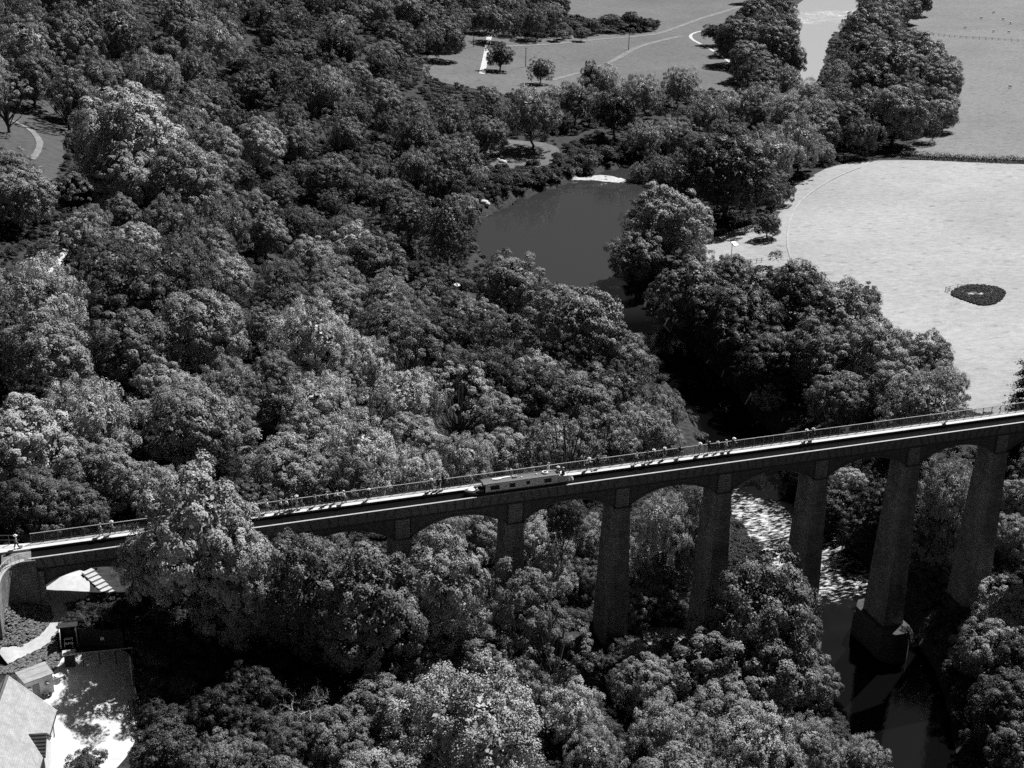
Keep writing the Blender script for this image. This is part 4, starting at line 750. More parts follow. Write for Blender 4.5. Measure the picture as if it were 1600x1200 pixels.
# ------------------------------------------------------------------ terrain mesh
def axis(parts):
    r = []
    for a, b, n in parts: r += list(np.linspace(a, b, n, endpoint=False))
    return np.array(r + [parts[-1][1]])
GX = axis([(-3200, -400, 8), (-400, -160, 12), (-160, 260, 140), (260, 760, 84), (760, 1200, 24), (1200, 4200, 10)])
GY = axis([(-3200, -400, 8), (-400, -160, 16), (-160, 220, 127), (220, 1000, 112), (1000, 1500, 20), (1500, 4500, 10)])
_X, _Y = np.meshgrid(GX, GY)
GZ = np.clip(height(_X, _Y), -46, 140)
def ground_z(x, y):
    x = np.asarray(x, float); y = np.asarray(y, float)
    i = np.clip(np.searchsorted(GX, x) - 1, 0, len(GX) - 2); j = np.clip(np.searchsorted(GY, y) - 1, 0, len(GY) - 2)
    tx = (x - GX[i]) / (GX[i + 1] - GX[i]); ty = (y - GY[j]) / (GY[j + 1] - GY[j])
    return (GZ[j, i] * (1 - tx) + GZ[j, i + 1] * tx) * (1 - ty) + (GZ[j + 1, i] * (1 - tx) + GZ[j + 1, i + 1] * tx) * ty
def gz(x, y): return float(ground_z(x, y))
def grid_faces(nx, ny):
    a = np.arange(nx * ny).reshape(ny, nx)
    return np.stack([a[:-1, :-1], a[:-1, 1:], a[1:, 1:], a[1:, :-1]], -1).reshape(-1, 4)
me = fast_mesh("ground", np.stack([_X, _Y, GZ], -1).reshape(-1, 3), grid_faces(len(GX), len(GY)), M['ground'])
tag(link("ground", smooth(me)), kind='structure')

def refine(pts, step, closed, jit=0.0):
    out = []
    n = len(pts)
    for i in range(n if closed else n - 1):
        a = np.array(pts[i]); b = np.array(pts[(i + 1) % n]); L = np.hypot(*(b - a)); m = max(1, int(L / step))
        nrm = np.array([-(b - a)[1], (b - a)[0]]) / max(L, 1e-6)
        for k in range(m):
            p = a + (b - a) * k / m
            if k: p = p + nrm * random.uniform(-jit, jit)
            out.append((p[0], p[1]))
    if not closed: out.append(tuple(pts[-1]))
    return out
def chaikin(pts, closed, it=2):
    for _ in range(it):
        q = []; n = len(pts)
        if not closed: q.append(pts[0])
        for i in range(n if closed else n - 1):
            a = pts[i]; b = pts[(i + 1) % n]
            q += [(a[0]*.75+b[0]*.25, a[1]*.75+b[1]*.25), (a[0]*.25+b[0]*.75, a[1]*.25+b[1]*.75)]
        if not closed: q.append(pts[-1])
        pts = q
    return pts
def sheet(name, poly, step, m, off, jit=.5, rough=0.0, kind='structure', soft=True, zmin=None):
    """a surface draped over the terrain inside poly"""
    if soft: poly = chaikin(poly, True, 2)
    b = refine(poly, step, True, jit)
    xs = [p[0] for p in b]; ys = [p[1] for p in b]
    P = [Vector(p) for p in b]; nb = len(P)
    gx = np.arange(min(xs), max(xs), step); gy = np.arange(min(ys), max(ys), step)
    bb = np.array(b); bx, by = bb[:, 0], bb[:, 1]; bx2, by2 = np.roll(bx, -1), np.roll(by, -1)
    QX, QY = np.meshgrid(gx, gy); QX = QX.ravel(); QY = QY.ravel()
    ins = np.zeros(len(QX), bool)
    for i in range(nb):
        c = ((by[i] > QY) != (by2[i] > QY))
        with np.errstate(divide='ignore', invalid='ignore'):
            xi = (bx2[i] - bx[i]) * (QY - by[i]) / (by2[i] - by[i]) + bx[i]
        ins ^= c & (QX < xi)
    for x, y in zip(QX[ins], QY[ins]):
        P.append(Vector((x + random.uniform(-.2, .2) * step, y + random.uniform(-.2, .2) * step)))
    v, e, f, *_ = delaunay_2d_cdt(P, [(i, (i + 1) % nb) for i in range(nb)], [], 1, .01)
    z = ground_z([p[0] for p in v], [p[1] for p in v]) + off
    if zmin is not None: z = np.maximum(z, zmin)
    if rough: z = z + rng.normal(0, rough, len(v))
    me = bpy.data.meshes.new(name); me.from_pydata([(p[0], p[1], float(h)) for p, h in zip(v, z)], [], f); me.update()
    me.materials.append(m); smooth(me)
    o = link(name, me); tag(o, kind=kind); return o
def ribbon(name, pts, width, m, off, step=3.0, jit=.2):
    pts = refine(chaikin(pts, False, 2), step, False)
    v, f = [], []
    for i, p in enumerate(pts):
        a = np.array(pts[max(i - 1, 0)]); b = np.array(pts[min(i + 1, len(pts) - 1)]); d = (b - a) / np.hypot(*(b - a)); nr = np.array([-d[1], d[0]])
        w = width * (1 + random.uniform(-jit, jit))
        for s in (-.5, -.17, .17, .5):
            q = np.array(p) + nr * w * s; v.append((q[0], q[1], gz(*q) + off))
        if i:
            for k in range(3): o = (i - 1) * 4 + k; f.append((o, o + 1, o + 5, o + 4))
    me = bpy.data.meshes.new(name); me.from_pydata(v, [], f); me.update(); me.materials.append(m)
    bm = bmesh.new(); bm.from_mesh(me); bmesh.ops.recalc_face_normals(bm, faces=bm.faces); bm.to_mesh(me); bm.free()
    smooth(me); return tag(link(name, me), kind='structure')

sheet("hay_field", SHEETS['hay_field'], 5, M['hay'], .12, .5)
sheet("pasture", SHEETS['pasture'], 10, M['pasture'], .16, 1.0)
sheet("flood_meadow", SHEETS['meadow'], 9, M['meadow'], .16, 1.0)
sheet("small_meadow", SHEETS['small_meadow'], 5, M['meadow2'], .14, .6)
sheet("gravel_yard", SHEETS['yard'], 1.5, M['gravel'], .08, .15)
sheet("paved_yard", SHEETS['arch_yard'], 1.0, M['path'], .08, .08)
sheet("shingle_bank", SHEETS['shingle'], 2.0, M['shingle'], .12, 1.0, .10, zmin=-36.9)
sheet("clearing", SHEETS['clearing'], 3.0, M['meadow'], .14, .8)
sheet("pale_shore", SHEETS['shore'], 1.2, M['shore'], .12, .4, .1)
sheet("trampled_ground", [(210.5, 130.5), (213, 133), (219, 131.5), (219.5, 127.5), (215, 125.5), (211.5, 127.5)], .8, M['mottle'], .27, .3, .05)
sheet("rough_patch", SHEETS['rough_patch'], 1.0, M['rough'], .20, .35, .10)
TMAT = {'meadow_track': M['track'], 'meadow_track_b': M['track'], 'cattle_track': M['pale_track'], 'lane': M['pale_track'], 'ring_track': M['track'],
        'hill_path': M['pale_track'], 'arch_path': M['path'], 'road': M['road'], 'pool_path': M['pale_track'], 'field_track': M['wheel']}
TNAME = {'meadow_track_b': 'meadow_track', 'cattle_track': 'gravel_track', 'arch_path': 'footpath', 'pool_path': 'footpath', 'hill_path': 'footpath'}
for k, (pts, w) in TRACKS.items():
    ribbon(TNAME.get(k, k), pts, w, TMAT[k], .26 if k not in ('arch_path',) else .12, 4 if k not in ('arch_path',) else 1, .06 if k == 'lane' else .12)

# ------------------------------------------------------------------ river: one water surface that follows the valley
def build_river():
    pts = _rp; W_ = _rw
    sel = (pts[:, 1] > -250)
    pts = pts[sel]; W_ = W_[sel]
    x0, x1, y0, y1 = 20, 720, -240, 1000
    st = 1.5
    gx = np.arange(x0, x1, st); gy = np.arange(y0, y1, st)
    keep = {}; V = []; FL = []; FO = []; F = []
    # candidate cells near the centre line
    cells = set()
    for p, w in zip(pts, W_):
        r = w + 4.5
        i0, i1 = int((p[0] - r - x0) / st), int((p[0] + r - x0) / st); j0, j1 = int((p[1] - 4.5 - y0) / st), int((p[1] + 4.5 - y0) / st)
        for i in range(max(i0, 0), min(i1, len(gx) - 2) + 1):
            for j in range(max(j0, 0), min(j1, len(gy) - 2) + 1): cells.add((i, j))
        j0, j1 = int((p[1] - r - y0) / st), int((p[1] + r - y0) / st); i0, i1 = int((p[0] - 4.5 - x0) / st), int((p[0] + 4.5 - x0) / st)
        for i in range(max(i0, 0), min(i1, len(gx) - 2) + 1):
            for j in range(max(j0, 0), min(j1, len(gy) - 2) + 1): cells.add((i, j))
    nodes = sorted({(i + a, j + b) for i, j in cells for a in (0, 1) for b in (0, 1)})
    idx = {n: k for k, n in enumerate(nodes)}
    XY = np.array([(gx[i], gy[j]) for i, j in nodes])
    seg = np.hypot(*np.diff(pts[:, :2], axis=0).T); arc = np.concatenate([[0], np.cumsum(seg)])
    Z = np.empty(len(XY)); U = np.empty(len(XY)); LV = np.empty(len(XY)); foam = np.empty(len(XY))
    for s in range(0, len(XY), 4000):
        q = XY[s:s + 4000]
        d = np.hypot(q[:, None, 0] - pts[None, :, 0], q[:, None, 1] - pts[None, :, 1]); k = d.argmin(1)
        ww = np.exp(-d ** 2 / (2 * 9.0 ** 2)) + 1e-9; ww /= ww.sum(1)[:, None]
        Z[s:s + 4000] = ww @ pts[:, 2]; U[s:s + 4000] = ww @ arc
        LV[s:s + 4000] = d[np.arange(len(q)), k]
    y = XY[:, 1]; x = XY[:, 0]
    f1 = np.clip(1 - np.abs(y - 35) / 41, 0, 1) * 1.6
    f1 = f1 * np.where(y > 44, np.clip(1.75 - (x - 103) / 12, .5, 1.4), 1)
    f2 = np.clip(1 - np.abs(y - 655) / 75, 0, 1) * 1.35
    f3 = np.exp(-((y - 287) / 9) ** 2) * .9
    foam = np.clip(np.maximum(np.maximum(f1, f2), f3), 0, 1)
    ch = foam * (.16 * np.sin(U * .9 + 1.7 * np.sin(LV * .5)) + .12 * np.sin(LV * 1.3 + U * .35) + rng.normal(0, .09, len(U)))
    V = np.column_stack([XY, Z + ch])
    F = [(idx[(i, j)], idx[(i + 1, j)], idx[(i + 1, j + 1)], idx[(i, j + 1)]) for i, j in cells]
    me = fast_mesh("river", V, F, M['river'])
    a = me.attributes.new("foam", 'FLOAT', 'POINT'); a.data.foreach_set("value", foam.astype(np.float32))
    a = me.attributes.new("painted_sheen", 'FLOAT', 'POINT'); a.data.foreach_set("value", (np.clip((y - 150) / 30, 0, 1) * .55 + np.clip((y - 400) / 60, 0, 1) * .45).astype(np.float32))
    a = me.attributes.new("flow", 'FLOAT_VECTOR', 'POINT'); a.data.foreach_set("vector", np.column_stack([U, LV, Z]).astype(np.float32).ravel())
    return tag(link("river", smooth(me)), kind='structure')
build_river()

# ------------------------------------------------------------------ the aqueduct
SPAN, X0 = 16.15, 24.76
aq = thing("aqueduct", "long dark iron trough aqueduct on tall tapering stone piers crossing the wooded valley", "aqueduct", (0, 0, 0))
XA, XB = X0 - 3 * SPAN + 1.1, 178.0      # west end of the iron trough, far end of what is built

def pier_mesh():
    bm = MB()
    zt, zb = -4.75, -42.0
    levels = np.linspace(zt, zb, 15); ring = []
    for z in levels:
        wx = (2.3 + .047 * (zt - z)) / 2; wy = (4.4 + .058 * (zt - z)) / 2
        ring.append([(-wx, 1.8 - wy, z), (wx, 1.8 - wy, z), (wx, 1.8 + wy, z), (-wx, 1.8 + wy, z)])
    for i in range(len(ring) - 1):
        o = len(bm.v); bm.v += ring[i] + ring[i + 1]
        for k in range(4): bm.f.append((o + k, o + (k + 1) % 4, o + 4 + (k + 1) % 4, o + 4 + k))
    m_ = bm.mesh("pier_shaft", M['stone'])
    return m_
def cap_mesh():
    bm = MB()
    bm.box((-1.32, -.58, -5.0), (1.32, 4.18, -4.72)).box((-1.24, -.48, -5.22), (1.24, 4.08, -5.0)).box((-1.2, -.44, -7.6), (1.2, 4.04, -7.42))
    return bevelled(bm.mesh("impost_cap", M['stone']), .04)
def block_mesh():
    return MB().box((-1.0, -.16, -4.72), (1.0, 3.76, -1.78)).mesh("upper_block", M['stone'])
def plinth_mesh():
    bm = MB()
    for z0, z1, wx, wy, p in ((-42, -35.0, 2.85, 4.15, 1.8), (-35.0, -32.9, 2.65, 3.95, 1.7)):
        prof = [(-wx, 1.8 - wy), (-wx * .45, 1.8 - wy - p), (wx * .45, 1.8 - wy - p), (wx, 1.8 - wy), (wx, 1.8 + wy), (wx * .45, 1.8 + wy + p), (-wx * .45, 1.8 + wy + p), (-wx, 1.8 + wy)]
        n = len(prof); o = len(bm.v)
        bm.v += [(x, y, z0) for x, y in prof] + [(x * .97, 1.8 + (y - 1.8) * .98, z1) for x, y in prof]
        bm.f += [(o + i, o + (i + 1) % n, o + n + (i + 1) % n, o + n + i) for i in range(n)] + [tuple(o + n + i for i in range(n))]
    return bevelled(bm.mesh("pier_plinth", M['plinth_shade']), .05)
pm, cm_, bm_, plm = pier_mesh(), cap_mesh(), block_mesh(), plinth_mesh()
for n in range(-2, 10):
    p = link("pier", pm, aq, (X0 + n * SPAN, 0, 0))
    link("impost_cap", cm_, p); link("upper_block", bm_, p)
    if n >= 4 and n <= 6: link("plinth", plm, p)
ab = MB().box((XA + .1 - 3.6, -.36, -12), (XA + .1 - .12, 3.96, -.04)).box((XA + .1 - .12, -.36, -12), (XA + .1 + 1.15, 3.96, -1.78))
ab.box((XA + .1 - .9, -.52, -12), (XA + .1 + .35, -.36, -.03))
ab.build("abutment", M['stone'], aq)
# iron arch ribs: four to a span, solid spandrels over a proud segmental band
RC, ZC = 11.38, -13.83
def rib_mesh():
    bm = MB(); n = 26; y0, y1 = 0.0, .16
    us = np.linspace(-6.92, 6.92, n + 1); zs = ZC + np.sqrt(RC ** 2 - us ** 2)
    for i in range(n):
        u0, u1, z0, z1 = us[i], us[i + 1], zs[i], zs[i + 1]
        bm.add([(u0, y0, z0), (u1, y0, z1), (u1, y0, -1.77), (u0, y0, -1.77), (u0, y1, z0), (u1, y1, z1), (u1, y1, -1.77), (u0, y1, -1.77)],
               [(0, 1, 2, 3), (5, 4, 7, 6), (0, 4, 5, 1), (3, 2, 6, 7)])
        k0 = .30; bm.add([(u0, y0 - .07, z0 - .02), (u1, y0 - .07, z1 - .02), (u1, y0 - .07, z1 + k0), (u0, y0 - .07, z0 + k0), (u0, y1 + .07, z0 - .02), (u1, y1 + .07, z1 - .02), (u1, y1 + .07, z1 + k0), (u0, y1 + .07, z0 + k0)],
               [(0, 1, 2, 3), (5, 4, 7, 6), (0, 4, 5, 1), (3, 2, 6, 7)])
    for u in (-6.92 + .06, 6.92 - .06):
        bm.box((u - .06, y0 - .07, -4.8), (u + .06, y1 + .07, -1.77))
    for u in np.linspace(-5.6, 5.6, 8):     # plate joints in the spandrel
        zz = ZC + math.sqrt(RC ** 2 - u ** 2) + .3
        if zz < -2.0: bm.box((u - .05, y0 - .05, zz), (u + .05, y0 - .001, -1.8))
    return bm.mesh("arch_rib", M['iron_dark'])
rm = rib_mesh()
for n in range(-3, 9):
    for y in (.06, 1.15, 2.3, 3.4):
        link("arch_rib", rm, aq, (X0 + (n + .5) * SPAN, y, 0))
# trough shell, ledge, rim
L = XB - XA
MB().box((XA, .14, -1.60), (XB, .20, -.03)).box((XA, 3.44, -1.60), (XB, 3.50, .12)).box((XA, .20, -1.60), (XB, 3.44, -1.54)).build("trough_shell", M['iron_dark'], aq)
MB().box((XA, -.12, -1.76), (XB, 3.76, -1.66)).build("trough_ledge", M['iron_dark'], aq)
MB().box((XA - .4, -.06, -.04), (XB, .21, .03)).build("trough_rim", M['cope'], aq)
# iron side plates, fanned like voussoirs over every arch, each its own piece with raised flanges
def plate_mesh(t0, t1, b0, b1, y, s):
    bm = MB(); zt, zb = -.045, -1.65; e = .05; w = .09
    def pt(t, side):    # t 0..1 top->bottom
        a = t0 + (b0 - t0) * t + e; b = t1 + (b1 - t1) * t - e
        return a if side == 0 else b
    A = (pt(0, 0), pt(0, 1), pt(1, 1), pt(1, 0))
    vs = [(A[0], y, zt), (A[1], y, zt), (A[2], y, zb), (A[3], y, zb)]
    inn = [(A[0] + w, y, zt - w), (A[1] - w, y, zt - w), (A[2] - w, y, zb + w), (A[3] + w, y, zb + w)]
    dep = [(x, y + s * .07, z) for x, _, z in inn]
    back = [(x, y + s * .10, z) for x, _, z in vs]
    bm.v = vs + inn + dep + back
    for k in range(4):
        q = (k + 1) % 4
        bm.f += [(k, q, 4 + q, 4 + k), (4 + k, 4 + q, 8 + q, 8 + k), (q, k, 12 + k, 12 + q)]
    bm.f.append((8, 9, 10, 11))
    return bm.mesh("iron_plate", M['iron'])
NPL = 12
tops = np.linspace(-SPAN / 2, SPAN / 2, NPL + 1)[:-1] + SPAN / NPL / 2      # boundaries, crown at 0 offset half a plate
tops = [-SPAN / 2 + (i + .5) * SPAN / NPL for i in range(NPL)]
def bot(t): return t * (.885 if abs(t) < 7.9 else 1.0)
pmesh = []
for i in range(NPL - 1):
    pmesh.append((tops[i], plate_mesh(tops[i] , tops[i + 1], bot(tops[i]), bot(tops[i + 1]), 0.0, 1)))
key = plate_mesh(tops[-1], tops[0] + SPAN, bot(tops[-1]), bot(tops[0]) + SPAN, 0.0, 1)
for n in range(-3, 9):
    xc = X0 + (n + .5) * SPAN
    for t, m_ in pmesh: link("iron_plate", m_, aq, (xc, 0.02, 0))
    if n < 8: link("iron_plate", key, aq, (xc, 0.02, 0))
# towpath deck on brackets over the water
MB().box((XA, 2.20, .05), (XB, 3.56, .25)).build("towpath", M['towpath'], aq)
MB().box((XA, 2.17, -.02), (XB, 2.198, .262)).build("towpath_edge", M['iron_dark'], aq)
br = MB(); x = XA + .8
while x < XB: br.box((x - .05, 2.3, -1.54), (x + .05, 2.4, .05)); x += 1.35
tag(br.build("towpath_post", M['iron_dark'], aq), kind='stuff')
# railing: handrail, lower rail, balusters, posts
rl = MB().box((XA, 3.575, 1.54), (XB, 3.665, 1.60)).build("handrail", M['handrail'], aq)
MB().box((XA, 3.60, .36), (XB, 3.64, .40)).build("lower_rail", M['rail'], rl)
ps = MB().box((-.04, 3.57, .02), (.04, 3.65, 1.54)).box((-.035, 3.65, .02), (.035, 3.95, .08)).mesh("rail_post", M['rail'])
x = XA + .1
while x < XB: link("rail_post", ps, rl, (x, 0, 0)); x += 1.62
bl = MB(); x = XA + .2
while x < XB: bl.add([(x-.009,3.605,.40),(x+.009,3.605,.40),(x+.009,3.635,.40),(x-.009,3.635,.40),(x-.009,3.605,1.54),(x+.009,3.605,1.54),(x+.009,3.635,1.54),(x-.009,3.635,1.54)], [(0,1,5,4),(1,2,6,5),(2,3,7,6),(3,0,4,7)]); x += .135
tag(bl.build("baluster", M['rail'], rl), kind='stuff')
# curved wing wall with its own railing at the left end
wc = chaikin([(XA - .8, -.44), (-24.3, -.62), (-25.3, -1.5), (-25.95, -2.9), (-26.3, -4.6), (-26.6, -7.4)], False, 3)
ww = MB(); wtop = MB()
for i in range(len(wc) - 1):
    a, b = np.array(wc[i]), np.array(wc[i + 1]); d = (b - a) / np.hypot(*(b - a)); nr = np.array([-d[1], d[0]]) * -.55
    f = 0.0 if i < len(wc) * .8 else -.0
    for M_, z0, z1, e in ((ww, -9.5, -.10, 0), (wtop, -.10, .06, .06)):
        q = [a - nr / .55 * -e * -1, b - nr / .55 * -e * -1, b + nr * (1 + e), a + nr * (1 + e)]
        M_.add([(p[0], p[1], z0) for p in q] + [(p[0], p[1], z1) for p in q], [(0,3,2,1),(4,5,6,7),(0,1,5,4),(2,3,7,6),(1,2,6,5),(3,0,4,7)])
wg = ww.build("wing_wall", M['stone'], aq)
wtop.build("wall_coping", M['cope'], wg)
wr = MB().tube([(p[0] - .2, p[1] - .1, 1.12) for p in wc], .05, 6).build("wing_handrail", M['handrail'], aq)
wp = MB().box((-.02, -.02, .05), (.02, .02, 1.1)).mesh("rail_post", M['rail'])
acc = 0
for i in range(len(wc) - 1):
    acc += math.dist(wc[i], wc[i + 1])
    if acc > .5: link("rail_post", wp, wr, (wc[i][0] - .2, wc[i][1] - .1, 0)); acc = 0

# canal water and the banks west of the trough
w = MB(); xs = [XB] + [XA]
w.v = [(XB, .20, -.13), (XB, 2.2, -.13), (XA, 2.2, -.13), (XA, .20, -.13), (-26, 2.2, -.13), (-26, -.2, -.13), (-30, 2.2, -.13), (-30, -1.4, -.13), (-90, 2.2, -.13), (-90, -2.2, -.13), (XB, 3.44, -.13), (XA, 3.44, -.13)]
w.f = [(0, 1, 2, 3), (3, 2, 4, 5), (5, 4, 6, 7), (7, 6, 8, 9), (1, 10, 11, 2)]
cw = w.build("canal_water", M['canal']); tag(cw, kind='structure')
tw = MB().add([(XA, 2.2, .235), (XA, 3.7, .235), (-26.5, 4.2, .235), (-30, 5.4, .235), (-40, 5.8, .235), (-90, 5.8, .235), (-90, 2.2, .235)], [(0, 1, 2, 3, 4, 5, 6)])
tw.add([(XA, 2.2, .235), (-90, 2.2, .235), (-90, 2.2, -1), (XA, 2.2, -1)], [(0, 1, 2, 3)])
tag(tw.build("canal_path", M['towpath']), kind='structure')
bk = MB().add([(-24.5, -.2, -.05), (-26, -.2, -.05), (-30, -1.4, -.05), (-90, -2.2, -.05), (-90, -9, -.05), (-27.2, -7.0, -.05), (-26.8, -4.6, -.05), (-26.2, -2.6, -.05), (-25.2, -1.2, -.05)], [(0, 1, 2, 3, 4, 5, 6, 7, 8)])
tag(bk.build("canal_bank", M['rough']), kind='structure')
rl2 = thing("canal_railing", "plain metal railing behind the walker with a bag at the canal's left end", "railing", (-24, 0, 0))
MB().tube([(.2, 3.62, 1.55), (-2.5, 4.4, 1.55), (-6, 5.6, 1.5), (-16, 6.0, 1.5)], .045).tube([(.2, 3.62, .9), (-2.5, 4.4, .9), (-6, 5.6, .9), (-16, 6.0, .9)], .03).build("rail", M['rail'], rl2)
pst = MB().box((-.04, -.04, 0), (.04, .04, 1.55)).mesh("post", M['rail'])
for px_, py_ in ((-1.1, 4.0), (-2.5, 4.4), (-4.2, 5.0), (-6, 5.6), (-9, 5.72), (-12, 5.85), (-15, 5.97)): link("post", pst, rl2, (px_, py_, 0))
# steps down beside the first arch
st = thing("stone_steps", "flight of pale stone steps seen through the low arch on the left", "steps", (0, 0, 0))
A_, B_ = np.array([-16.3, 5.6]), np.array([-12.9, .1]); d = (B_ - A_) / np.hypot(*(B_ - A_)); nr = np.array([-d[1], d[0]])
NS = 9
for i in range(NS):
    c = A_ + (B_ - A_) * (i + .5) / NS; z = -6.0 - (8.0 - 6.0) * i / (NS - 1) + .15; h = np.hypot(*(B_ - A_)) / NS / 2
    a = nr * .75
    pts = [c - d * (h - .02) - a, c + d * (h + .05) - a, c + d * (h + .05) + a, c - d * (h - .02) + a]
    MB().add([(p[0], p[1], z - 1.6) for p in pts] + [(p[0], p[1], z) for p in pts], [(0,3,2,1),(4,5,6,7),(0,1,5,4),(1,2,6,5),(2,3,7,6),(3,0,4,7)]).build("step", M['path'], st)
# ------------------------------------------------------------------ narrowboat
bx, by = 0.0, 1.19
boat = thing("narrowboat", "long pale sided narrowboat with dark windows crossing the aqueduct trough", "boat", (41.5, by, 0))
def X(v): return v - 41.5
def hull():
    stn = [(33.7, .04, .72), (34.0, .32, .66), (34.5, .62, .58), (35.2, .84, .48), (36.2, .95, .40), (38, .96, .36), (47.2, .96, .36), (48.6, .95, .38), (49.1, .80, .40), (49.4, .45, .42)]
    bm = MB()
    for x, w_, zt in stn:
        bm.v += [(X(x), -w_, zt), (X(x), -w_ * .93, -.5), (X(x), w_ * .93, -.5), (X(x), w_, zt)]
    for i in range(len(stn) - 1):
        for k in range(3): bm.f.append((i*4+k, i*4+k+1, i*4+5+k, i*4+4+k))
        bm.f.append((i*4+3, i*4, i*4+4, i*4+7))
    bm.f.append((0, 3, 2, 1)); n = (len(stn) - 1) * 4; bm.f.append((n, n+1, n+2, n+3))
    return bm
link("hull", hull().mesh("hull", M['paint']), boat, color=.025)
st_r = MB()
for x0, x1 in ((34.5, 49.0),):
    st_r.box((X(35.2), -.985, .30), (X(48.8), -.965, .37)).box((X(35.2), .965, .30), (X(48.8), .985, .37))
link("rubbing_strake", st_r.mesh("rubbing_strake", M['paint']), boat, color=.05)
def cabin_mesh(x0, x1, zt):
    bm = MB(); b, t = .86, .76
    bm.add([(X(x0), -b, .36), (X(x1), -b, .36), (X(x1), b, .36), (X(x0), b, .36), (X(x0) + .06, -t, zt), (X(x1) - .06, -t, zt), (X(x1) - .06, t, zt), (X(x0) + .06, t, zt)],
           [(0,3,2,1),(4,5,6,7),(0,1,5,4),(1,2,6,5),(2,3,7,6),(3,0,4,7)]); return bm
link("cabin", cabin_mesh(36.6, 47.25, 1.55).mesh("cabin", M['paint']), boat, color=.86)
link("cabin_back", cabin_mesh(47.27, 48.75, 1.28).mesh("cabin_back", M['paint']), boat, color=.62)
link("cabin_front", MB().box((X(36.52), -.80, .36), (X(36.585), .80, 1.50)).mesh("cabin_front", M['paint']), boat, color=.02)
rf = MB(); n = 8
for x in (36.35, 47.4):
    for i in range(n + 1):
        t = -1 + 2 * i / n; rf.v.append((X(x), t * .84, 1.58 + .09 * (1 - t * t)))
for i in range(n): rf.f.append((i, i + 1, n + 2 + i, n + 1 + i))
o = len(rf.v); rf.v += [(v[0], v[1], v[2] - .06) for v in rf.v[:o]]
for i in range(n): rf.f.append((o + n + 1 + i, o + n + 2 + i, o + i + 1, o + i))
for a, b in ((0, n + 1), (n, 2 * n + 1)): rf.f.append((a, b, o + b, o + a))
rf.f.append(tuple(range(0, n + 1)) + tuple(range(o + n, o - 1, -1))); rf.f.append(tuple(range(2 * n + 1, n, -1)) + tuple(range(o + n + 1, o + 2 * n + 2)))
link("roof", rf.mesh("roof", M['paint']), boat, color=.13)
hr_ = MB().tube([(X(36.9), -.74, 1.72), (X(47.0), -.74, 1.72)], .02).tube([(X(36.9), .74, 1.72), (X(47.0), .74, 1.72)], .02)
link("roof_rail", hr_.mesh("roof_rail", M['paint']), boat, color=.5)
ang = math.atan2(.10, 1.19)
for x0, x1, z0, z1 in ((37.35, 38.6, .66, 1.20), (40.1, 40.9, .70, 1.20), (42.6, 43.05, .78, 1.22), (45.2, 46.2, .68, 1.20)):
    def side(z): return -.86 + (z - .36) * (.10 / 1.19)
    wn = MB(); e = .012
    wn.add([(X(x0), side(z0) - e, z0), (X(x1), side(z0) - e, z0), (X(x1), side(z1) - e, z1), (X(x0), side(z1) - e, z1), (X(x0), side(z0) + .03, z0), (X(x1), side(z0) + .03, z0), (X(x1), side(z1) + .03, z1), (X(x0), side(z1) + .03, z1)],
           [(0,1,2,3),(0,4,5,1),(1,5,6,2),(2,6,7,3),(3,7,4,0)])
    wo_ = wn.build("window", M['glass'], boat)
    fr = MB(); k = .045
    def P_(x, z): return (X(x), side(z) - e - .016, z)
    for (a, b) in (((x0 - k, z0), (x1 + k, z0)), ((x0 - k, z1), (x1 + k, z1)), ((x0, z0), (x0, z1)), ((x1, z0), (x1, z1)), ((x0, (z0 + z1) / 2 + .1), (x1, (z0 + z1) / 2 + .1))):
        fr.obox(P_(*a), P_(*b), .03, k)
    link("window_frame", fr.mesh("window_frame", M['paint']), wo_, color=.06)
ek = MB().obox((X(39.35), -.83, .78), (X(39.55), -.80, 1.0), .02, .05).obox((X(39.55), -.80, .98), (X(39.72), -.80, 1.05), .02, .05).obox((X(39.5), -.81, .9), (X(39.62), -.83, .78), .02, .05)
link("side_emblem", ek.mesh("side_emblem", M['paint']), boat, color=.04)
link("stern_panel", bevelled(MB().box((X(48.78), -.82, .40), (X(48.98), -.30, 1.30)).mesh("stern_panel", M['paint']), .05), boat, color=.85)
tl = MB().tube([(X(49.42), 0, -.1), (X(49.42), 0, .75), (X(49.3), 0, 1.0), (X(48.6), .1, 1.12)], .03)
link("tiller", tl.mesh("tiller", M['paint']), boat, color=.6)
link("stern_fender", MB().tube([(X(49.45), -.5, .1), (X(49.62), -.4, .25), (X(49.62), -.2, .5), (X(49.5), -.1, .62)], [.07, .12, .12, .07], 8).mesh("stern_fender", M['paint']), boat, color=.8)
bd = MB().box((X(34.3), -.5, .50), (X(35.2), .5, .54)).box((X(35.2), -.78, .42), (X(36.5), .78, .46))
link("bow_deck", bd.mesh("bow_deck", M['paint']), boat, color=.06)
link("bow_bench", MB().box((X(35.4), -.75, .46), (X(36.4), -.42, .78)).box((X(35.4), .42, .46), (X(36.4), .75, .78)).mesh("bow_bench", M['paint']), boat, color=.12)
def lump(sx, sy, sz, seed, n=3):
    bm = bmesh.new(); bmesh.ops.create_icosphere(bm, subdivisions=n, radius=1)
    r = np.random.default_rng(seed); ph = r.uniform(0, 6, (6, 3)); k = r.normal(0, 1.6, (6, 3))
    for v in bm.verts:
        c = np.array(v.co); d = sum(math.sin(k[i] @ c + ph[i][0]) for i in range(6)) * .07
        v.co = Vector((c[0] * sx * (1 + d), c[1] * sy * (1 + d), c[2] * sz * (1 + d)))
    me = bpy.data.meshes.new("lump"); bm.to_mesh(me); bm.free(); return smooth(me)
def cargo(name, label, cat, me, loc, m, color=None, rotz=0):
    me.materials.clear(); me.materials.append(m)
    return tag(link(name, me, None, loc, rotz, color), label, cat)
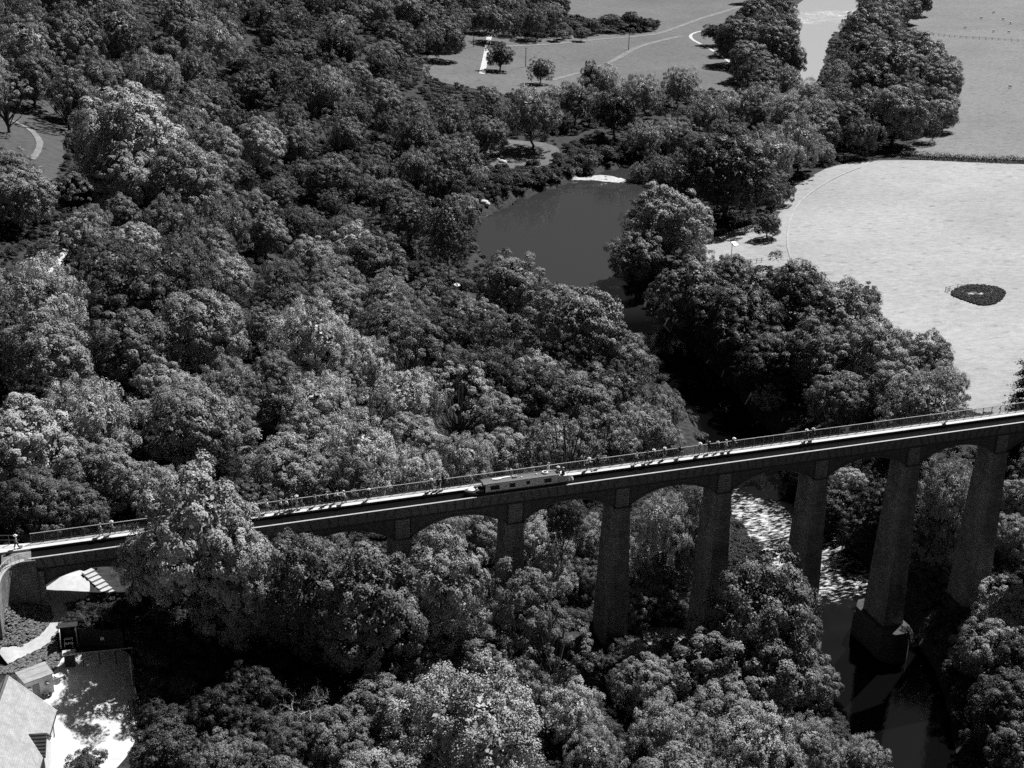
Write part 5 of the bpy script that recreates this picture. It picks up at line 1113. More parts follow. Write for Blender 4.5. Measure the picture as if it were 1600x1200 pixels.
cargo("tarpaulin", "crumpled white sheet lying on the narrowboat's bow deck", "tarpaulin", lump(.55, .42, .17, 3), (34.75, by, .64), M['white'])
cargo("kit_bag", "small pale bag on the narrowboat's bow beside the cabin front", "bag", lump(.24, .20, .16, 5), (35.75, by + .1, .60), M['cloth'], .7)
cargo("gangplank", "long white plank lying along the narrowboat's roof near its bow", "plank", bevelled(MB().box((-1.35, -.14, 0), (1.35, .14, .06)).mesh("gangplank"), .01), (39.2, by + .30, 1.70), M['white'], None, .04)
cargo("folded_sheet", "crumpled white cover beside the plank on the narrowboat's roof", "cover", lump(.62, .20, .09, 8), (38.6, by + .02, 1.74), M['white'])
cargo("roof_box", "small white open box on the narrowboat's roof behind the plank", "box", MB().box((-.3, -.22, 0), (.3, -.18, .22)).box((-.3, .18, 0), (.3, .22, .22)).box((-.3, -.18, 0), (-.26, .18, .22)).box((.26, -.18, 0), (.3, .18, .22)).box((-.26, -.18, 0), (.26, .18, .03)).mesh("roof_box"), (41.1, by + .05, 1.68), M['white'])
cargo("mushroom_vent", "small white dome vent in the middle of the narrowboat's roof", "vent", lump(.13, .13, .09, 2, 2), (42.0, by - .3, 1.72), M['white'])
cargo("mushroom_vent", "small white dome vent on the narrowboat's roof ahead of the life ring", "vent", lump(.13, .13, .09, 2, 2), (44.3, by, 1.74), M['white'])
def torus(R0, r0, n=20, k=8):
    bm = MB()
    for i in range(n):
        a = 2 * math.pi * i / n
        for j in range(k):
            b = 2 * math.pi * j / k; bm.v.append(((R0 + r0 * math.cos(b)) * math.cos(a), (R0 + r0 * math.cos(b)) * math.sin(a), r0 * math.sin(b)))
    for i in range(n):
        for j in range(k): bm.f.append((i*k+j, ((i+1)%n)*k+j, ((i+1)%n)*k+(j+1)%k, i*k+(j+1)%k))
    return smooth(bm.mesh("ring"))
cargo("life_ring", "white life ring lying on the narrowboat's roof near the stern", "life ring", torus(.36, .11), (45.6, by + .12, 1.77), M['white'])
cargo("boat_pole", "white pole lying on the narrowboat's roof beside the life ring", "pole", MB().tube([(-.9, 0, 0), (.5, 0, .01)], .05, 8).mesh("boat_pole"), (46.9, by + .45, 1.71), M['white'])

# ------------------------------------------------------------------ people: skinned bodies, clothes as children
def skin_mesh(name, joints, edges, radii, root, m, sub=1):
    me = bpy.data.meshes.new(name + "_frame"); me.from_pydata(joints, edges, []); me.update()
    o = bpy.data.objects.new(name + "_frame", me); COLL.objects.link(o)
    md = o.modifiers.new("skin", 'SKIN'); md.use_smooth_shade = True
    for i, v in enumerate(me.skin_vertices[0].data): v.radius = (radii[i], radii[i]) if not isinstance(radii[i], tuple) else radii[i]; v.use_root = (i == root)
    sd = o.modifiers.new("sub", 'SUBSURF'); sd.levels = sub; sd.render_levels = sub
    dg = bpy.context.evaluated_depsgraph_get(); dg.update()
    r = bpy.data.meshes.new_from_object(o.evaluated_get(dg)); r.name = name
    bpy.data.objects.remove(o); bpy.data.meshes.remove(me)
    r.materials.clear(); r.materials.append(m); return smooth(r)
def pose(kind):
    sw = {'stand': .03, 'walk': .20, 'stride': .27, 'lean': .05}[kind]; fw = .26 if kind == 'lean' else .03
    J = {'pel': (0, 0, .95), 'spi': (fw * .35, 0, 1.16), 'che': (fw * .8, 0, 1.36), 'nec': (fw, 0, 1.50), 'hd0': (fw + .02, 0, 1.60), 'hd1': (fw + .03, 0, 1.72)}
    for s, n in ((1, 'l'), (-1, 'r')):
        J['sh' + n] = (fw * .85, s * .19, 1.41)
        if kind == 'lean': J['el' + n] = (fw + .16, s * .25, 1.22); J['ha' + n] = (fw + .36, s * .20, 1.24)
        else: J['el' + n] = (-s * sw * .45, s * .25, 1.13); J['ha' + n] = (-s * sw * .9 + .10, s * .26, .90)
        J['hi' + n] = (0, s * .095, .90); J['kn' + n] = (s * sw * .55 + .04, s * .10, .50); J['an' + n] = (s * sw, s * .10, .09); J['to' + n] = (s * sw + .15, s * .115, .045)
    return J
def make_figure(kind):
    J = pose(kind); K = list(J); ix = {k: i for i, k in enumerate(K)}
    E = [('pel', 'spi'), ('spi', 'che'), ('che', 'nec'), ('nec', 'hd0'), ('hd0', 'hd1')]
    for n in 'lr': E += [('che', 'sh' + n), ('sh' + n, 'el' + n), ('el' + n, 'ha' + n), ('pel', 'hi' + n), ('hi' + n, 'kn' + n), ('kn' + n, 'an' + n), ('an' + n, 'to' + n)]
    rad = dict(pel=.13, spi=.125, che=.14, nec=.055, hd0=.085, hd1=.095)
    for n in 'lr': rad.update({'sh' + n: .065, 'el' + n: .045, 'ha' + n: .035, 'hi' + n: .09, 'kn' + n: .06, 'an' + n: .042, 'to' + n: .035})
    body = skin_mesh("body", [J[k] for k in K], [(ix[a], ix[b]) for a, b in E], [rad[k] for k in K], ix['pel'], M['skin'])
    KS = ['pel', 'spi', 'che', 'nec'] + ['sh' + n for n in 'lr'] + ['sl' + n for n in 'lr']; JS = dict(J)
    for n in 'lr': JS['sl' + n] = tuple(np.array(J['sh' + n]) * .15 + np.array(J['el' + n]) * .85)
    jx = {k: i for i, k in enumerate(KS)}; JS['nec'] = tuple(np.array(J['che']) * .35 + np.array(J['nec']) * .65); JS['pel'] = (0, 0, .93)
    rs = dict(pel=.165, spi=.16, che=.172, nec=.085, shl=.088, shr=.088, sll=.068, slr=.068)
    shirt = skin_mesh("shirt", [JS[k] for k in KS], [(jx[a], jx[b]) for a, b in (('pel','spi'),('spi','che'),('che','nec'),('che','shl'),('shl','sll'),('che','shr'),('shr','slr'))], [rs[k] for k in KS], jx['pel'], M['cloth'])
    KT = ['pel'] + [a + n for n in 'lr' for a in ('hi', 'kn', 'an')]; JT = dict(J); JT['pel'] = (0, 0, .97)
    for n in 'lr': JT['an' + n] = tuple(np.array(J['an' + n]) * .8 + np.array(J['kn' + n]) * .2)
    tx = {k: i for i, k in enumerate(KT)}; rt = dict(pel=.15)
    for n in 'lr': rt.update({'hi' + n: .108, 'kn' + n: .08, 'an' + n: .06})
    tr = skin_mesh("trousers", [JT[k] for k in KT], [(tx['pel'], tx['hi' + n]) for n in 'lr'] + [(tx['hi' + n], tx['kn' + n]) for n in 'lr'] + [(tx['kn' + n], tx['an' + n]) for n in 'lr'], [rt[k] for k in KT], 0, M['cloth'])
    hx = J['hd1'][0]
    hair = lump(.125, .105, .10, 4, 2); hair.transform(Matrix.Translation((hx - .02, 0, 1.745))); hair.materials.append(M['cloth'])
    hat = MB(); n = 14; pr = [(.20, 1.735), (.195, 1.755), (.115, 1.765), (.10, 1.86), (.03, 1.875)]
    for r_, z in pr: hat.v += [(hx + r_ * math.cos(2*math.pi*i/n), r_ * math.sin(2*math.pi*i/n), z) for i in range(n)]
    for a in range(len(pr) - 1): hat.f += [(a*n+i, a*n+(i+1)%n, (a+1)*n+(i+1)%n, (a+1)*n+i) for i in range(n)]
    hat.f.append(tuple((len(pr)-1)*n+i for i in range(n)))
    return dict(body=body, shirt=shirt, trousers=tr, hair=hair, hat=hat.mesh("sun_hat", M['cloth']))
FIG = {k: make_figure(k) for k in ('stand', 'walk', 'stride', 'lean')}
TP = .25
# x, y, heading deg, pose, size, shirt, trousers, hair/hat tone, hat?, label, group
PEOPLE = [
 (-24.3, 2.7, 0, 'walk', 1.0, .30, .05, .75, 1, "walker in grey top and pale hat at the towpath's far left end", 0),
 (-14.1, 2.95, 0, 'walk', .98, .32, .30, .25, 0, "left of the two walkers beside the huge tree, in grey", 0),
 (-12.7, 3.05, 0, 'stride', 1.0, .38, .12, .6, 1, "right of the two walkers beside the huge tree, wearing a pale hat", 0),
 (5.3, 3.2, 180, 'stand', .98, .18, .25, .15, 0, "person half hidden by the huge tree's right edge", 0),
 (7.15, 3.25, 0, 'walk', 1.0, .88, .22, .3, 0, "walker in white shirt and grey trousers, first right of the huge tree", 0),
 (8.95, 3.05, 0, 'walk', .98, .68, .04, .3, 0, "walker in half white top and black trousers in the crowd's middle", 0),
 (9.75, 2.95, 180, 'stride', 1.0, .86, .05, .2, 0, "walker in bright white top leaning forward in the crowd", 0),
 (10.5, 3.35, 0, 'stand', .98, .22, .20, .25, 0, "person in mid grey clothes at the railing between two in white", 0),
 (11.05, 3.2, 0, 'stand', 1.04, .70, .55, .7, 1, "tall person all in pale clothes and hat at the crowd's right side", 0),
 (11.75, 3.2, 0, 'walk', .72, .12, .08, .1, 0, "child in dark clothes just right of the tall pale person", 0),
 (13.6, 3.2, 180, 'stand', .92, .14, .10, .15, 0, "person in dark clothes between the crowd and three white shirts", 0),
 (15.2, 3.3, 0, 'stand', 1.0, .90, .03, .2, 0, "left one of the three in white shirts with black trousers", 0),
 (16.25, 3.3, 0, 'lean', 1.0, .88, .04, .2, 0, "middle one of the three in white shirts, bending forward", 0),
 (17.4, 3.0, 0, 'stride', 1.0, .80, .05, .6, 0, "right one of the three in white shirts, mid stride in dark trousers", 0),
 (20.85, 3.0, 0, 'walk', .88, .04, .04, .75, 1, "lone dark figure in a white cap between white shirts and dark pair", 0),
 (29.6, 3.1, 0, 'walk', 1.0, .16, .10, .6, 1, "walker with pale hat, left of the dark pair", 0),
 (30.7, 3.2, 90, 'stand', 1.0, .06, .04, .06, 0, "left of the two dark figures near the narrowboat's bow", 0),
 (31.5, 3.15, 90, 'stand', 1.06, .03, .03, .05, 0, "tallest darkest figure near the narrowboat's bow", 0),
 (46.8, 3.2, 0, 'stand', 1.02, .88, .60, .4, 0, "slim person in white standing behind the narrowboat's life ring", 0),
 (52.6, 3.05, 0, 'lean', 1.0, .90, .05, .75, 1, "person in white sleeves and hat stretching an arm along the railing", 0),
 (54.4, 3.1, 90, 'lean', 1.0, .03, .03, .25, 0, "dark person leaning on the railing beside the one in white sleeves", 0),
 (60.2, 2.95, 0, 'walk', 1.0, .70, .06, .2, 0, "walker in white top and dark trousers, first beyond the narrowboat", 0),
 (61.9, 2.95, 0, 'stride', 1.02, .03, .05, .05, 0, "tall walker in black top right behind the one in white", 0),
 (63.1, 3.2, 90, 'stand', .95, .12, .10, .75, 1, "small person in white cap and dark clothes beyond the narrowboat", 0),
 (64.8, 3.2, 90, 'stand', .98, .15, .30, .8, 1, "person with bright white hat and grey clothes against the railing", 0),
 (67.2, 3.1, 0, 'stride', 1.05, .03, .18, .05, 0, "walker in dark jacket and bare legs alone on the towpath", 0),
 (70.4, 3.2, 0, 'stand', 1.0, .50, .40, .85, 1, "person under a wide white hat at the tight group's left end", 0),
 (72.0, 3.2, 90, 'stand', 1.0, .03, .05, .4, 0, "person in black second from the tight group's left end", 0),
 (73.4, 3.2, 90, 'stand', .9, .10, .08, .5, 1, "short dark person with pale cap in the tight group's middle", 0),
 (74.6, 3.1, 0, 'walk', 1.0, .73, .20, .6, 0, "person in white and grey second from the tight group's right end", 0),
 (75.6, 3.25, 0, 'lean', 1.04, .06, .10, .85, 1, "person in dark clothes with white hat at the tight group's right end", 0),
 (88.1, 3.0, 180, 'walk', 1.0, .05, .05, .75, 1, "left of the far pair of walkers, dark clothes and white cap", 0),
 (89.3, 3.15, 180, 'walk', 1.0, .05, .06, .55, 1, "right of the far pair of walkers, in dark clothes", 0),
 (112.9, 3.0, 180, 'walk', 1.0, .25, .28, .55, 0, "last walker on the bridge, in grey, close to the right edge", 0),
 (47.7, 1.45, 180, 'stand', 1.0, .05, .05, .7, 1, "person in dark clothes with white hat at the narrowboat's stern", 1),
 (48.25, 1.0, 180, 'stand', 1.0, .04, .04, .5, 0, "right hand person at the narrowboat's stern, steering", 1),
 (47.4, .85, 180, 'stand', .95, .12, .05, .15, 0, "person in dark top sitting low in the narrowboat's stern hatch", 2),
]
for (x, y, hd, po, sz, sh, trs, ht, hat, lab, where) in PEOPLE:
    F_ = FIG[po]
    p = thing("person", lab, "person", (x, y, TP if where == 0 else (.40 if where == 1 else .10)), R(hd + random.uniform(-12, 12)), "people on the aqueduct" if where == 0 else "people on the narrowboat")
    p.scale = (sz * 1.28, sz * 1.28, sz * 1.06)
    link("body", F_['body'], p, color=.38)
    link("shirt", F_['shirt'], p, color=sh); link("trousers", F_['trousers'], p, color=trs)
    if hat: link("sun_hat", F_['hat'], p, color=ht)
    else: link("hair", F_['hair'], p, color=ht)
sb = bevelled(MB().box((-.22, -.12, 0), (.22, .12, .42)).mesh("shopping_bag", M['cloth']), .03)
tag(link("shopping_bag", sb, None, (-23.75, 2.75, TP), .2, .75), "white bag on the towpath beside the far left walker", "bag")

# ------------------------------------------------------------------ cottage and yard at the lower left
hv = thing("cottage", "white cottage with a big pale slate roof in the bottom left corner", "house", (-25.76, -20.53, 0), 0)
E1 = Vector((.98, -.2, 0)).normalized(); E2 = Vector((-.2, -.98, 0)).normalized()
def HL(u, v, z): p = E1 * u + E2 * v; return (p.x, p.y, z)
def quad_solid(bm, pts, n, t):
    n = Vector(n).normalized() * t; o = len(bm.v); k = len(pts)
    bm.v += [tuple(Vector(p)) for p in pts] + [tuple(Vector(p) - n) for p in pts]
    bm.f += [tuple(o + i for i in range(k)), tuple(o + k + i for i in range(k - 1, -1, -1))] + [(o + i, o + (i + 1) % k, o + k + (i + 1) % k, o + k + i) for i in range(k)]
slope = 5.0 / 4.75
rr = MB()
quad_solid(rr, [HL(0, 0, -3), HL(4.75, 0, -8), HL(4.75, 15, -8), HL(0, 15, -3)], E1 * slope + Vector((0, 0, 1)), .14)
quad_solid(rr, [HL(0, 15, -3.0), HL(-4.75, 15, -8), HL(-4.75, 0, -8), HL(0, 0, -3.0)], -E1 * slope + Vector((0, 0, 1)), .14)
roof = rr.build("roof", M['slate'], hv)
MB().obox(HL(0, -.03, -2.97), HL(0, 15, -2.97), .26, .12).build("ridge_tile", M['tile'], roof)
vb = MB().obox(HL(.02, -.06, -3.12), HL(4.75, -.06, -8.12), .06, .2).obox(HL(-.02, -.06, -3.12), HL(-4.75, -.06, -8.12), .06, .2)
vb.build("verge_board", M['white'], roof)
wl = MB()
for a, b, c_, d_ in (((4.35, .25), (4.35, 15), -13.5, -7.75), ((-4.35, .25), (-4.35, 15), -13.5, -7.75)):
    wl.add([HL(a[0], a[1], c_), HL(b[0], b[1], c_), HL(b[0], b[1], d_), HL(a[0], a[1], d_)], [(0, 1, 2, 3)])
wl.add([HL(-4.35, .25, -13.5), HL(4.35, .25, -13.5), HL(4.35, .25, -7.75), HL(0, .25, -3.2), HL(-4.35, .25, -7.75)], [(0, 1, 2, 3, 4)])
wl.build("wall", M['wall_white'], hv)
# cross gable towards the yard: its tiled slope faces the camera
cg = MB()
quad_solid(cg, [HL(2.55, 6.45, -6.2), HL(5.0, 6.45, -6.2), HL(5.0, 8.35, -8.05), HL(4.3, 8.35, -8.05)], E2 * 1.0 + Vector((0, 0, 1)), .12)
quad_solid(cg, [HL(2.55, 6.45, -6.2), HL(4.3, 4.55, -8.05), HL(5.0, 4.55, -8.05), HL(5.0, 6.45, -6.2)], -E2 * 1.0 + Vector((0, 0, 1)), .12)
pr_ = cg.build("porch_roof", M['tile'], hv)
co = MB()
for i in range(7):
    t = (i + .5) / 7; v = 6.45 + 1.9 * t; z = -6.2 - 1.85 * t; u0 = 2.55 + 1.75 * t
    co.obox(HL(u0 + .05, v, z + .02), HL(5.0, v, z + .02), .06, .035)
tag(co.build("tile_course", M['dark'], pr_), kind='stuff')
MB().add([HL(4.8, 4.8, -13.5), HL(4.8, 8.1, -13.5), HL(4.8, 8.1, -8.0), HL(4.8, 6.45, -6.4), HL(4.8, 4.8, -8.0)], [(0, 1, 2, 3, 4)]).add([HL(4.3, 8.1, -13.5), HL(4.8, 8.1, -13.5), HL(4.8, 8.1, -8.0), HL(4.3, 8.1, -8.0)], [(0, 1, 2, 3)]).build("porch_wall", M['wall_white'], hv)
wn = MB(); pts = [HL(4.37, 9.1 + .5 * math.cos(t), 0)[:2] for t in (0, 1)]
arch = [(8.7, -10.8), (9.9, -10.8), (9.9, -9.3), (9.7, -8.95), (9.3, -8.8), (8.9, -8.95), (8.7, -9.3)]
wn.add([HL(4.37, a, z) for a, z in arch] + [HL(4.30, a, z) for a, z in arch], [tuple(range(7))] + [(i, (i + 1) % 7, 7 + (i + 1) % 7, 7 + i) for i in range(7)])
wn.build("arched_window", M['glass'], hv)
w2 = MB().add([HL(4.37, 2.2, -9.9), HL(4.37, 3.1, -9.9), HL(4.37, 3.1, -8.7), HL(4.37, 2.2, -8.7)], [(0, 1, 2, 3)]).build("window", M['glass'], hv)
MB().obox(HL(4.40, 2.15, -9.9), HL(4.40, 3.15, -9.9), .10, .08).obox(HL(4.40, 2.15, -8.68), HL(4.40, 3.15, -8.68), .08, .06).obox(HL(4.39, 2.65, -9.86), HL(4.39, 2.65, -8.72), .05, .05).build("window_frame", M['white'], w2)
MB().tube([HL(4.62, 1.2, -8.1), HL(4.45, 1.2, -8.4), HL(4.45, 1.2, -11.2)], .05).build("drainpipe", M['dark'], hv)
MB().obox(HL(4.80, .0, -8.06), HL(4.80, 4.5, -8.06), .12, .10).obox(HL(4.80, 8.4, -8.06), HL(4.80, 15, -8.06), .12, .10).build("gutter", M['dark'], hv)

# white garden shed with door and two hanging baskets
sd_ = thing("garden_shed", "small white shed with a dark door between cottage and yard", "shed", (-23.1, -15.3, 0))
s0, s1, s2, s3 = [Vector((p[0] + 23.1, p[1] + 15.3, 0)) for p in ((-24.3, -16.6), (-21.3, -15.5), (-22.1, -13.55), (-25.2, -14.8))]
def at(p, z): return (p.x, p.y, z)
sw_ = MB().add([at(s0, -10.2), at(s1, -10.2), at(s2, -10.2), at(s3, -10.2), at(s0, -6.95), at(s1, -6.95), at(s2, -6.55), at(s3, -6.55)], [(0,1,5,4),(1,2,6,5),(2,3,7,6),(3,0,4,7)])
sw_.build("wall", M['wall_white'], sd_)
c0 = (s0 + s1 + s2 + s3) / 4
def ex(p, k=1.08): return c0 + (p - c0) * k
sr = MB(); quad_solid(sr, [at(ex(s0), -6.88), at(ex(s1), -6.88), at(ex(s2), -6.46), at(ex(s3), -6.46)], (0, 0, 1), .10); sr.build("roof", M['slate'], sd_)
fd = (s1 - s0).normalized(); fn = Vector((fd.y, -fd.x, 0))
def F(u, z, o=.012): p = s0 + fd * u + fn * o; return (p.x, p.y, z)
dr = MB().add([F(.75, -9.75, .03), F(1.55, -9.75, .03), F(1.55, -7.55, .03), F(.75, -7.55, .03), F(.75, -9.75, -.02), F(1.55, -9.75, -.02), F(1.55, -7.55, -.02), F(.75, -7.55, -.02)], [(0,1,2,3),(1,5,6,2),(2,6,7,3),(3,7,4,0)]).build("door", M['timber'], sd_)
MB().add([F(1.40, -8.7, .06), F(1.46, -8.7, .06), F(1.46, -8.55, .06), F(1.40, -8.55, .06)], [(0, 1, 2, 3)]).build("handle", M['dark'], dr)
M['flower'] = noisy("hanging_flowers", .12, .5, 6, .9)
for i, u in enumerate((.30, 2.35)):
    b = lump(.25, .20, .22, 20 + i, 2); b.materials.append(M['flower']); p = s0 + fd * u + fn * .22
    tag(link("hanging_basket", b, None, (p.x - 23.1, p.y - 15.3, -7.85)), ("left hanging flower basket by the white shed's door", "right hanging flower basket on the white shed's wall")[i], "basket", "hanging baskets on the shed")
for i, u in enumerate((1.75, 2.1, 2.55)):
    p = s0 + fd * u + fn * .45; z = gz(p.x - 23.1, p.y - 15.3) + .08
    t = thing("flower_pot", ("flower pot right beside the white shed's door", "middle flower pot in front of the white shed", "flower pot at the white shed's right corner")[i], "pot", (p.x - 23.1, p.y - 15.3, z), 0, "pots before the shed")
    MB().frustum((0, 0, 0), .13, (0, 0, .28), .19, 10).build("pot", M['tile'], t); b = lump(.24, .22, .18, 30 + i, 2); b.materials.append(M['rough']); link("plant", b, t, (0, 0, .40))

# dark garden shelter, board fence, bin store, beam, pole, ladder, planter, table
def oriented_box(bm, p, q, depth, z0, z1):
    p = Vector((p[0], p[1], 0)); q = Vector((q[0], q[1], 0)); d = (q - p).normalized(); n = Vector((-d.y, d.x, 0)) * depth
    c = [p, q, q + n, p + n]
    return bm.add([(v.x, v.y, z0) for v in c] + [(v.x, v.y, z1) for v in c], [(0,3,2,1),(4,5,6,7),(0,1,5,4),(1,2,6,5),(2,3,7,6),(3,0,4,7)])
gs = thing("garden_shelter", "open fronted dark timber shelter at the top of the yard", "shelter", (0, 0, 0))
oriented_box(MB(), (-20.05, -6.3), (-18.2, -6.55), .10, -9.2, -6.1).build("back_wall", M['dark'], gs)
oriented_box(MB(), (-20.15, -8.15), (-20.05, -6.3), .10, -9.2, -6.1).build("side_wall", M['white'], gs)['label'] = "pale end wall of the shelter"
oriented_box(MB(), (-18.3, -8.35), (-18.2, -6.5), .10, -9.2, -6.1).build("side_wall", M['dark'], gs)
oriented_box(MB(), (-20.25, -7.3), (-18.1, -7.55), 1.1, -6.1, -5.98).build("roof", M['dark'], gs)
for i, (yy, zz) in enumerate(((-7.3, -8.1), (-7.95, -8.35))):
    c = bevelled(MB().box((-.55, -.18, .36), (.55, .18, .44)).box((-.5, -.15, -.2), (-.42, .15, .36)).box((.42, -.15, -.2), (.5, .15, .36)).mesh("bench", M['white']), .02)
    tag(link("bench", c, None, (-19.25, yy, zz), -.12), ("white bench at the back of the dark shelter", "white bench at the front of the dark shelter")[i], "bench", "benches in the shelter")
bf = thing("board_fence", "dark close boarded fence right of the garden shelter", "fence", (0, 0, 0))
bp = MB().box((0, 0, 0), (.145, .025, 2.5)).mesh("board", M['dark'])
for i in range(32):
    t = i / 31; x = -18.0 + 4.9 * t; y = -7.9 - .75 * t
    link("board", bp, bf, (x, y, gz(x, y) - .05 + random.uniform(-.03, .03)), -.15)
for i in range(4):
    t = i / 3; x = -17.95 + 4.9 * t; y = -7.80 - .75 * t
    MB().box((x - .05, y, gz(x, y) - .3), (x + .05, y + .1, gz(x, y) + 2.45)).build("post", M['dark'], bf)
oriented_box(MB(), (-18.0, -7.95), (-13.0, -8.70), .12, -6.75, -6.66).build("capping", M['dark'], bf)
nb = MB().box((-.22, -.02, -.22), (.22, .02, .22)).mesh("wall_plaque", M['white'])
tag(link("wall_plaque", nb, None, (-15.35, -8.38, -7.75), -.15), "small square white plaque on the dark board fence", "plaque")
bs = thing("bin_store", "dark timber bin store with a pale lid in front of the shelter", "bin store", (0, 0, 0))
zb = gz(-19.2, -11.3)
oriented_box(MB(), (-19.9, -11.55), (-18.75, -11.65), .9, zb - .2, zb + 1.75).build("body", M['dark'], bs)
oriented_box(MB(), (-20.1, -11.7), (-18.6, -11.8), 1.1, zb + 1.76, zb + 1.86).build("lid", M['towpath'], bs)
bm_t = thing("pergola_beam", "long thin timber beam on posts across the shaded end of the yard", "pergola", (0, 0, 0))
MB().obox((-18.4, -11.5, -7.3), (-12.0, -11.7, -7.6), .10, .12).build("beam", M['timber'], bm_t)
for x in (-17.8, -15.9, -14.0, -12.1):
    MB().box((x - .06, -11.66, gz(x, -11.6) - .2), (x + .06, -11.54, -7.38 - (x + 18.4) * .047)).build("post", M['dark'], bm_t)
MBp = MB().frustum((0, 0, -.5), .09, (0, 0, 4.3), .07, 8).mesh("timber_pole", M['timber'])
tag(link("timber_pole", MBp, None, (-12.5, -15.4, gz(-12.5, -15.4))), "tall pale timber pole at the yard's shaded right edge", "pole")
ld = thing("ladder", "ladder like timber frame lying at the right edge of the gravel yard", "ladder", (0, 0, 0))
la, lb_ = Vector((-13.25, -17.9, 0)), Vector((-13.2, -21.4, 0))
for o_ in (0, .62):
    a = la + Vector((o_, .25 * (o_ > 0), 0)); b = lb_ + Vector((o_, .25 * (o_ > 0), 0)); a.z = gz(a.x, a.y) + .35; b.z = gz(b.x, b.y) + .35
    MB().obox(a, b, .08, .1).build("rail", M['dark'], ld)
for i in range(5):
    t = (i + .5) / 5; a = la.lerp(lb_, t); b = a + Vector((.62, .25, 0)); a.z = gz(a.x, a.y) + .36; b.z = gz(b.x, b.y) + .36
    MB().obox(a, b, .05, .05).build("rung", M['dark'], ld)
pl = lump(.35, .3, .35, 41, 2); pl.materials.append(M['white']); tag(link("white_urn", pl, None, (-11.9, -19.3, gz(-11.9, -19.3) + .3)), "white rounded urn right of the ladder at the yard's edge", "urn")
wp_ = MB().obox((-12.35, -16.6, gz(-12.35, -16.6) + .9), (-12.0, -19.2, gz(-12.0, -19.2) + .9), .10, .14)
rf_ = thing("white_rail", "white painted rail running past the ladder at the yard's right edge", "rail", (0, 0, 0)); wp_.build("rail", M['white'], rf_)
for (x, y) in ((-12.33, -16.7), (-12.17, -17.9), (-12.02, -19.1)): MB().box((x - .05, y - .05, gz(x, y) - .2), (x + .05, y + .05, gz(x, y) + .84)).build("post", M['white'], rf_)
gt = thing("garden_table", "white garden table beside the shed's right corner", "table", (-20.6, -13.6, gz(-20.6, -13.6)))
MB().frustum((0, 0, .70), .5, (0, 0, .74), .5, 14).build("table_top", M['white'], gt)
for a in range(3): MB().tube([(.08 * math.cos(a * 2.1), .08 * math.sin(a * 2.1), .70), (.38 * math.cos(a * 2.1), .38 * math.sin(a * 2.1), 0)], .025).build("leg", M['white'], gt)
chm = [MB().box((-.22, -.22, .42), (.22, .22, .46)).mesh("seat", M['white']), MB().box((-.22, .19, .46), (.22, .23, .92)).mesh("backrest", M['white']), MB().box((-.02, -.02, 0), (.02, .02, .42)).mesh("leg", M['white'])]
for i, a in enumerate((.4, 2.6)):
    x, y = -20.6 + .85 * math.cos(a), -13.6 + .85 * math.sin(a)
    c = thing("garden_chair", ("white garden chair on the bridge side of the round table", "white garden chair between the round table and the shed")[i], "chair", (x, y, gz(x, y)), a - math.pi / 2, "garden chairs")
    link("seat", chm[0], c); link("backrest", chm[1], c)
    for sx in (-.2, .2):
        for sy in (-.2, .2): link("leg", chm[2], c, (sx, sy, 0))

# ------------------------------------------------------------------ small things in the landscape
sw = thing("stepped_wall", "pale stone wall in two steps among the trees below the bridge", "wall", (0, 0, 0))
z1 = gz(51.2, -11) + 1.3; z2 = gz(51.2, -15) + .9
oriented_box(MB(), (51.75, -8.7), (51.3, -13.0), 1.0, z1 - 3, z1).build("upper_block", M['rock'], sw)
oriented_box(MB(), (52.3, -13.15), (51.9, -17.0), 1.25, z2 - 3, z2).build("lower_block", M['rock'], sw)
for i, (x, y) in enumerate(STONES):
    r_ = (1.5, 1.3, 1.1, 1.0, 1.2, 1.5, 1.0, 2.0, 1.5, 1.2, 1.2)[i]; b = lump(r_, r_ * .8, r_ * .55, 50 + i, 2); b.materials.append(M['rock'])
    tag(link("boulder", b, None, (x, y, gz(x, y) + r_ * .15)), "pale boulder, %s down the footpath towards the pool's upper left corner" % (['third', 'fifth', 'seventh', 'fourth', 'sixth', 'eighth', 'ninth', 'tenth', 'eleventh', 'last', 'first'][i]), "boulder", "pale boulders left of the pool's head")
b = lump(3.4, 1.1, .45, 70, 3); b.materials.append(M['rock']); tag(link("rock_slab", b, None, (84.2, 172.3, gz(84.2, 172.3) + .3), R(-72)), "long pale rock slab left of the pool's near end", "rock")
sx, sy = SIGN[0]; sg = thing("post_sign", "white two panel sign on a tall post in the bright field's corner", "sign", (sx, sy, gz(sx, sy)), R(19))
MB().frustum((0, 0, -.4), .10, (0, 0, 5.2), .09, 8).build("post", M['timber'], sg)
def tilted(u0, u1, v0, v1, w0, w1):      # board leaning back 65 degrees from upright
    bm = MB(); bm.box((u0, w0, v0), (u1, w1, v1)); c, s = math.cos(R(65)), math.sin(R(65))
    bm.v = [(x, y * c + z * s, -y * s + z * c + 4.9) for x, y, z in bm.v]; return bm
tilted(.12, 1.95, -.95, -.10, -.05, .03).build("panel", M['white'], sg); tilted(.12, 1.95, .10, .95, -.05, .03).build("panel", M['white'], sg)
tilted(-.02, 2.02, -1.02, 1.02, .031, .08).build("backing", M['dark'], sg)
def post_fence(name, label, pts, spacing, h, rails, m, w=.12):
    f = thing(name, label, "fence", (0, 0, 0)); rp = refine(pts, spacing, False); pm_ = MB().box((-w / 2, -w / 2, -.3), (w / 2, w / 2, h)).mesh("post", m)
    for x, y in rp: link("post", pm_, f, (x, y, gz(x, y) + .15))
    for hh in rails:
        rb = MB()
        for (a, b) in zip(rp[:-1], rp[1:]): rb.obox((a[0], a[1], gz(*a) + .15 + hh), (b[0], b[1], gz(*b) + .15 + hh), .05, .07)
        rb.build("rail", m, f)
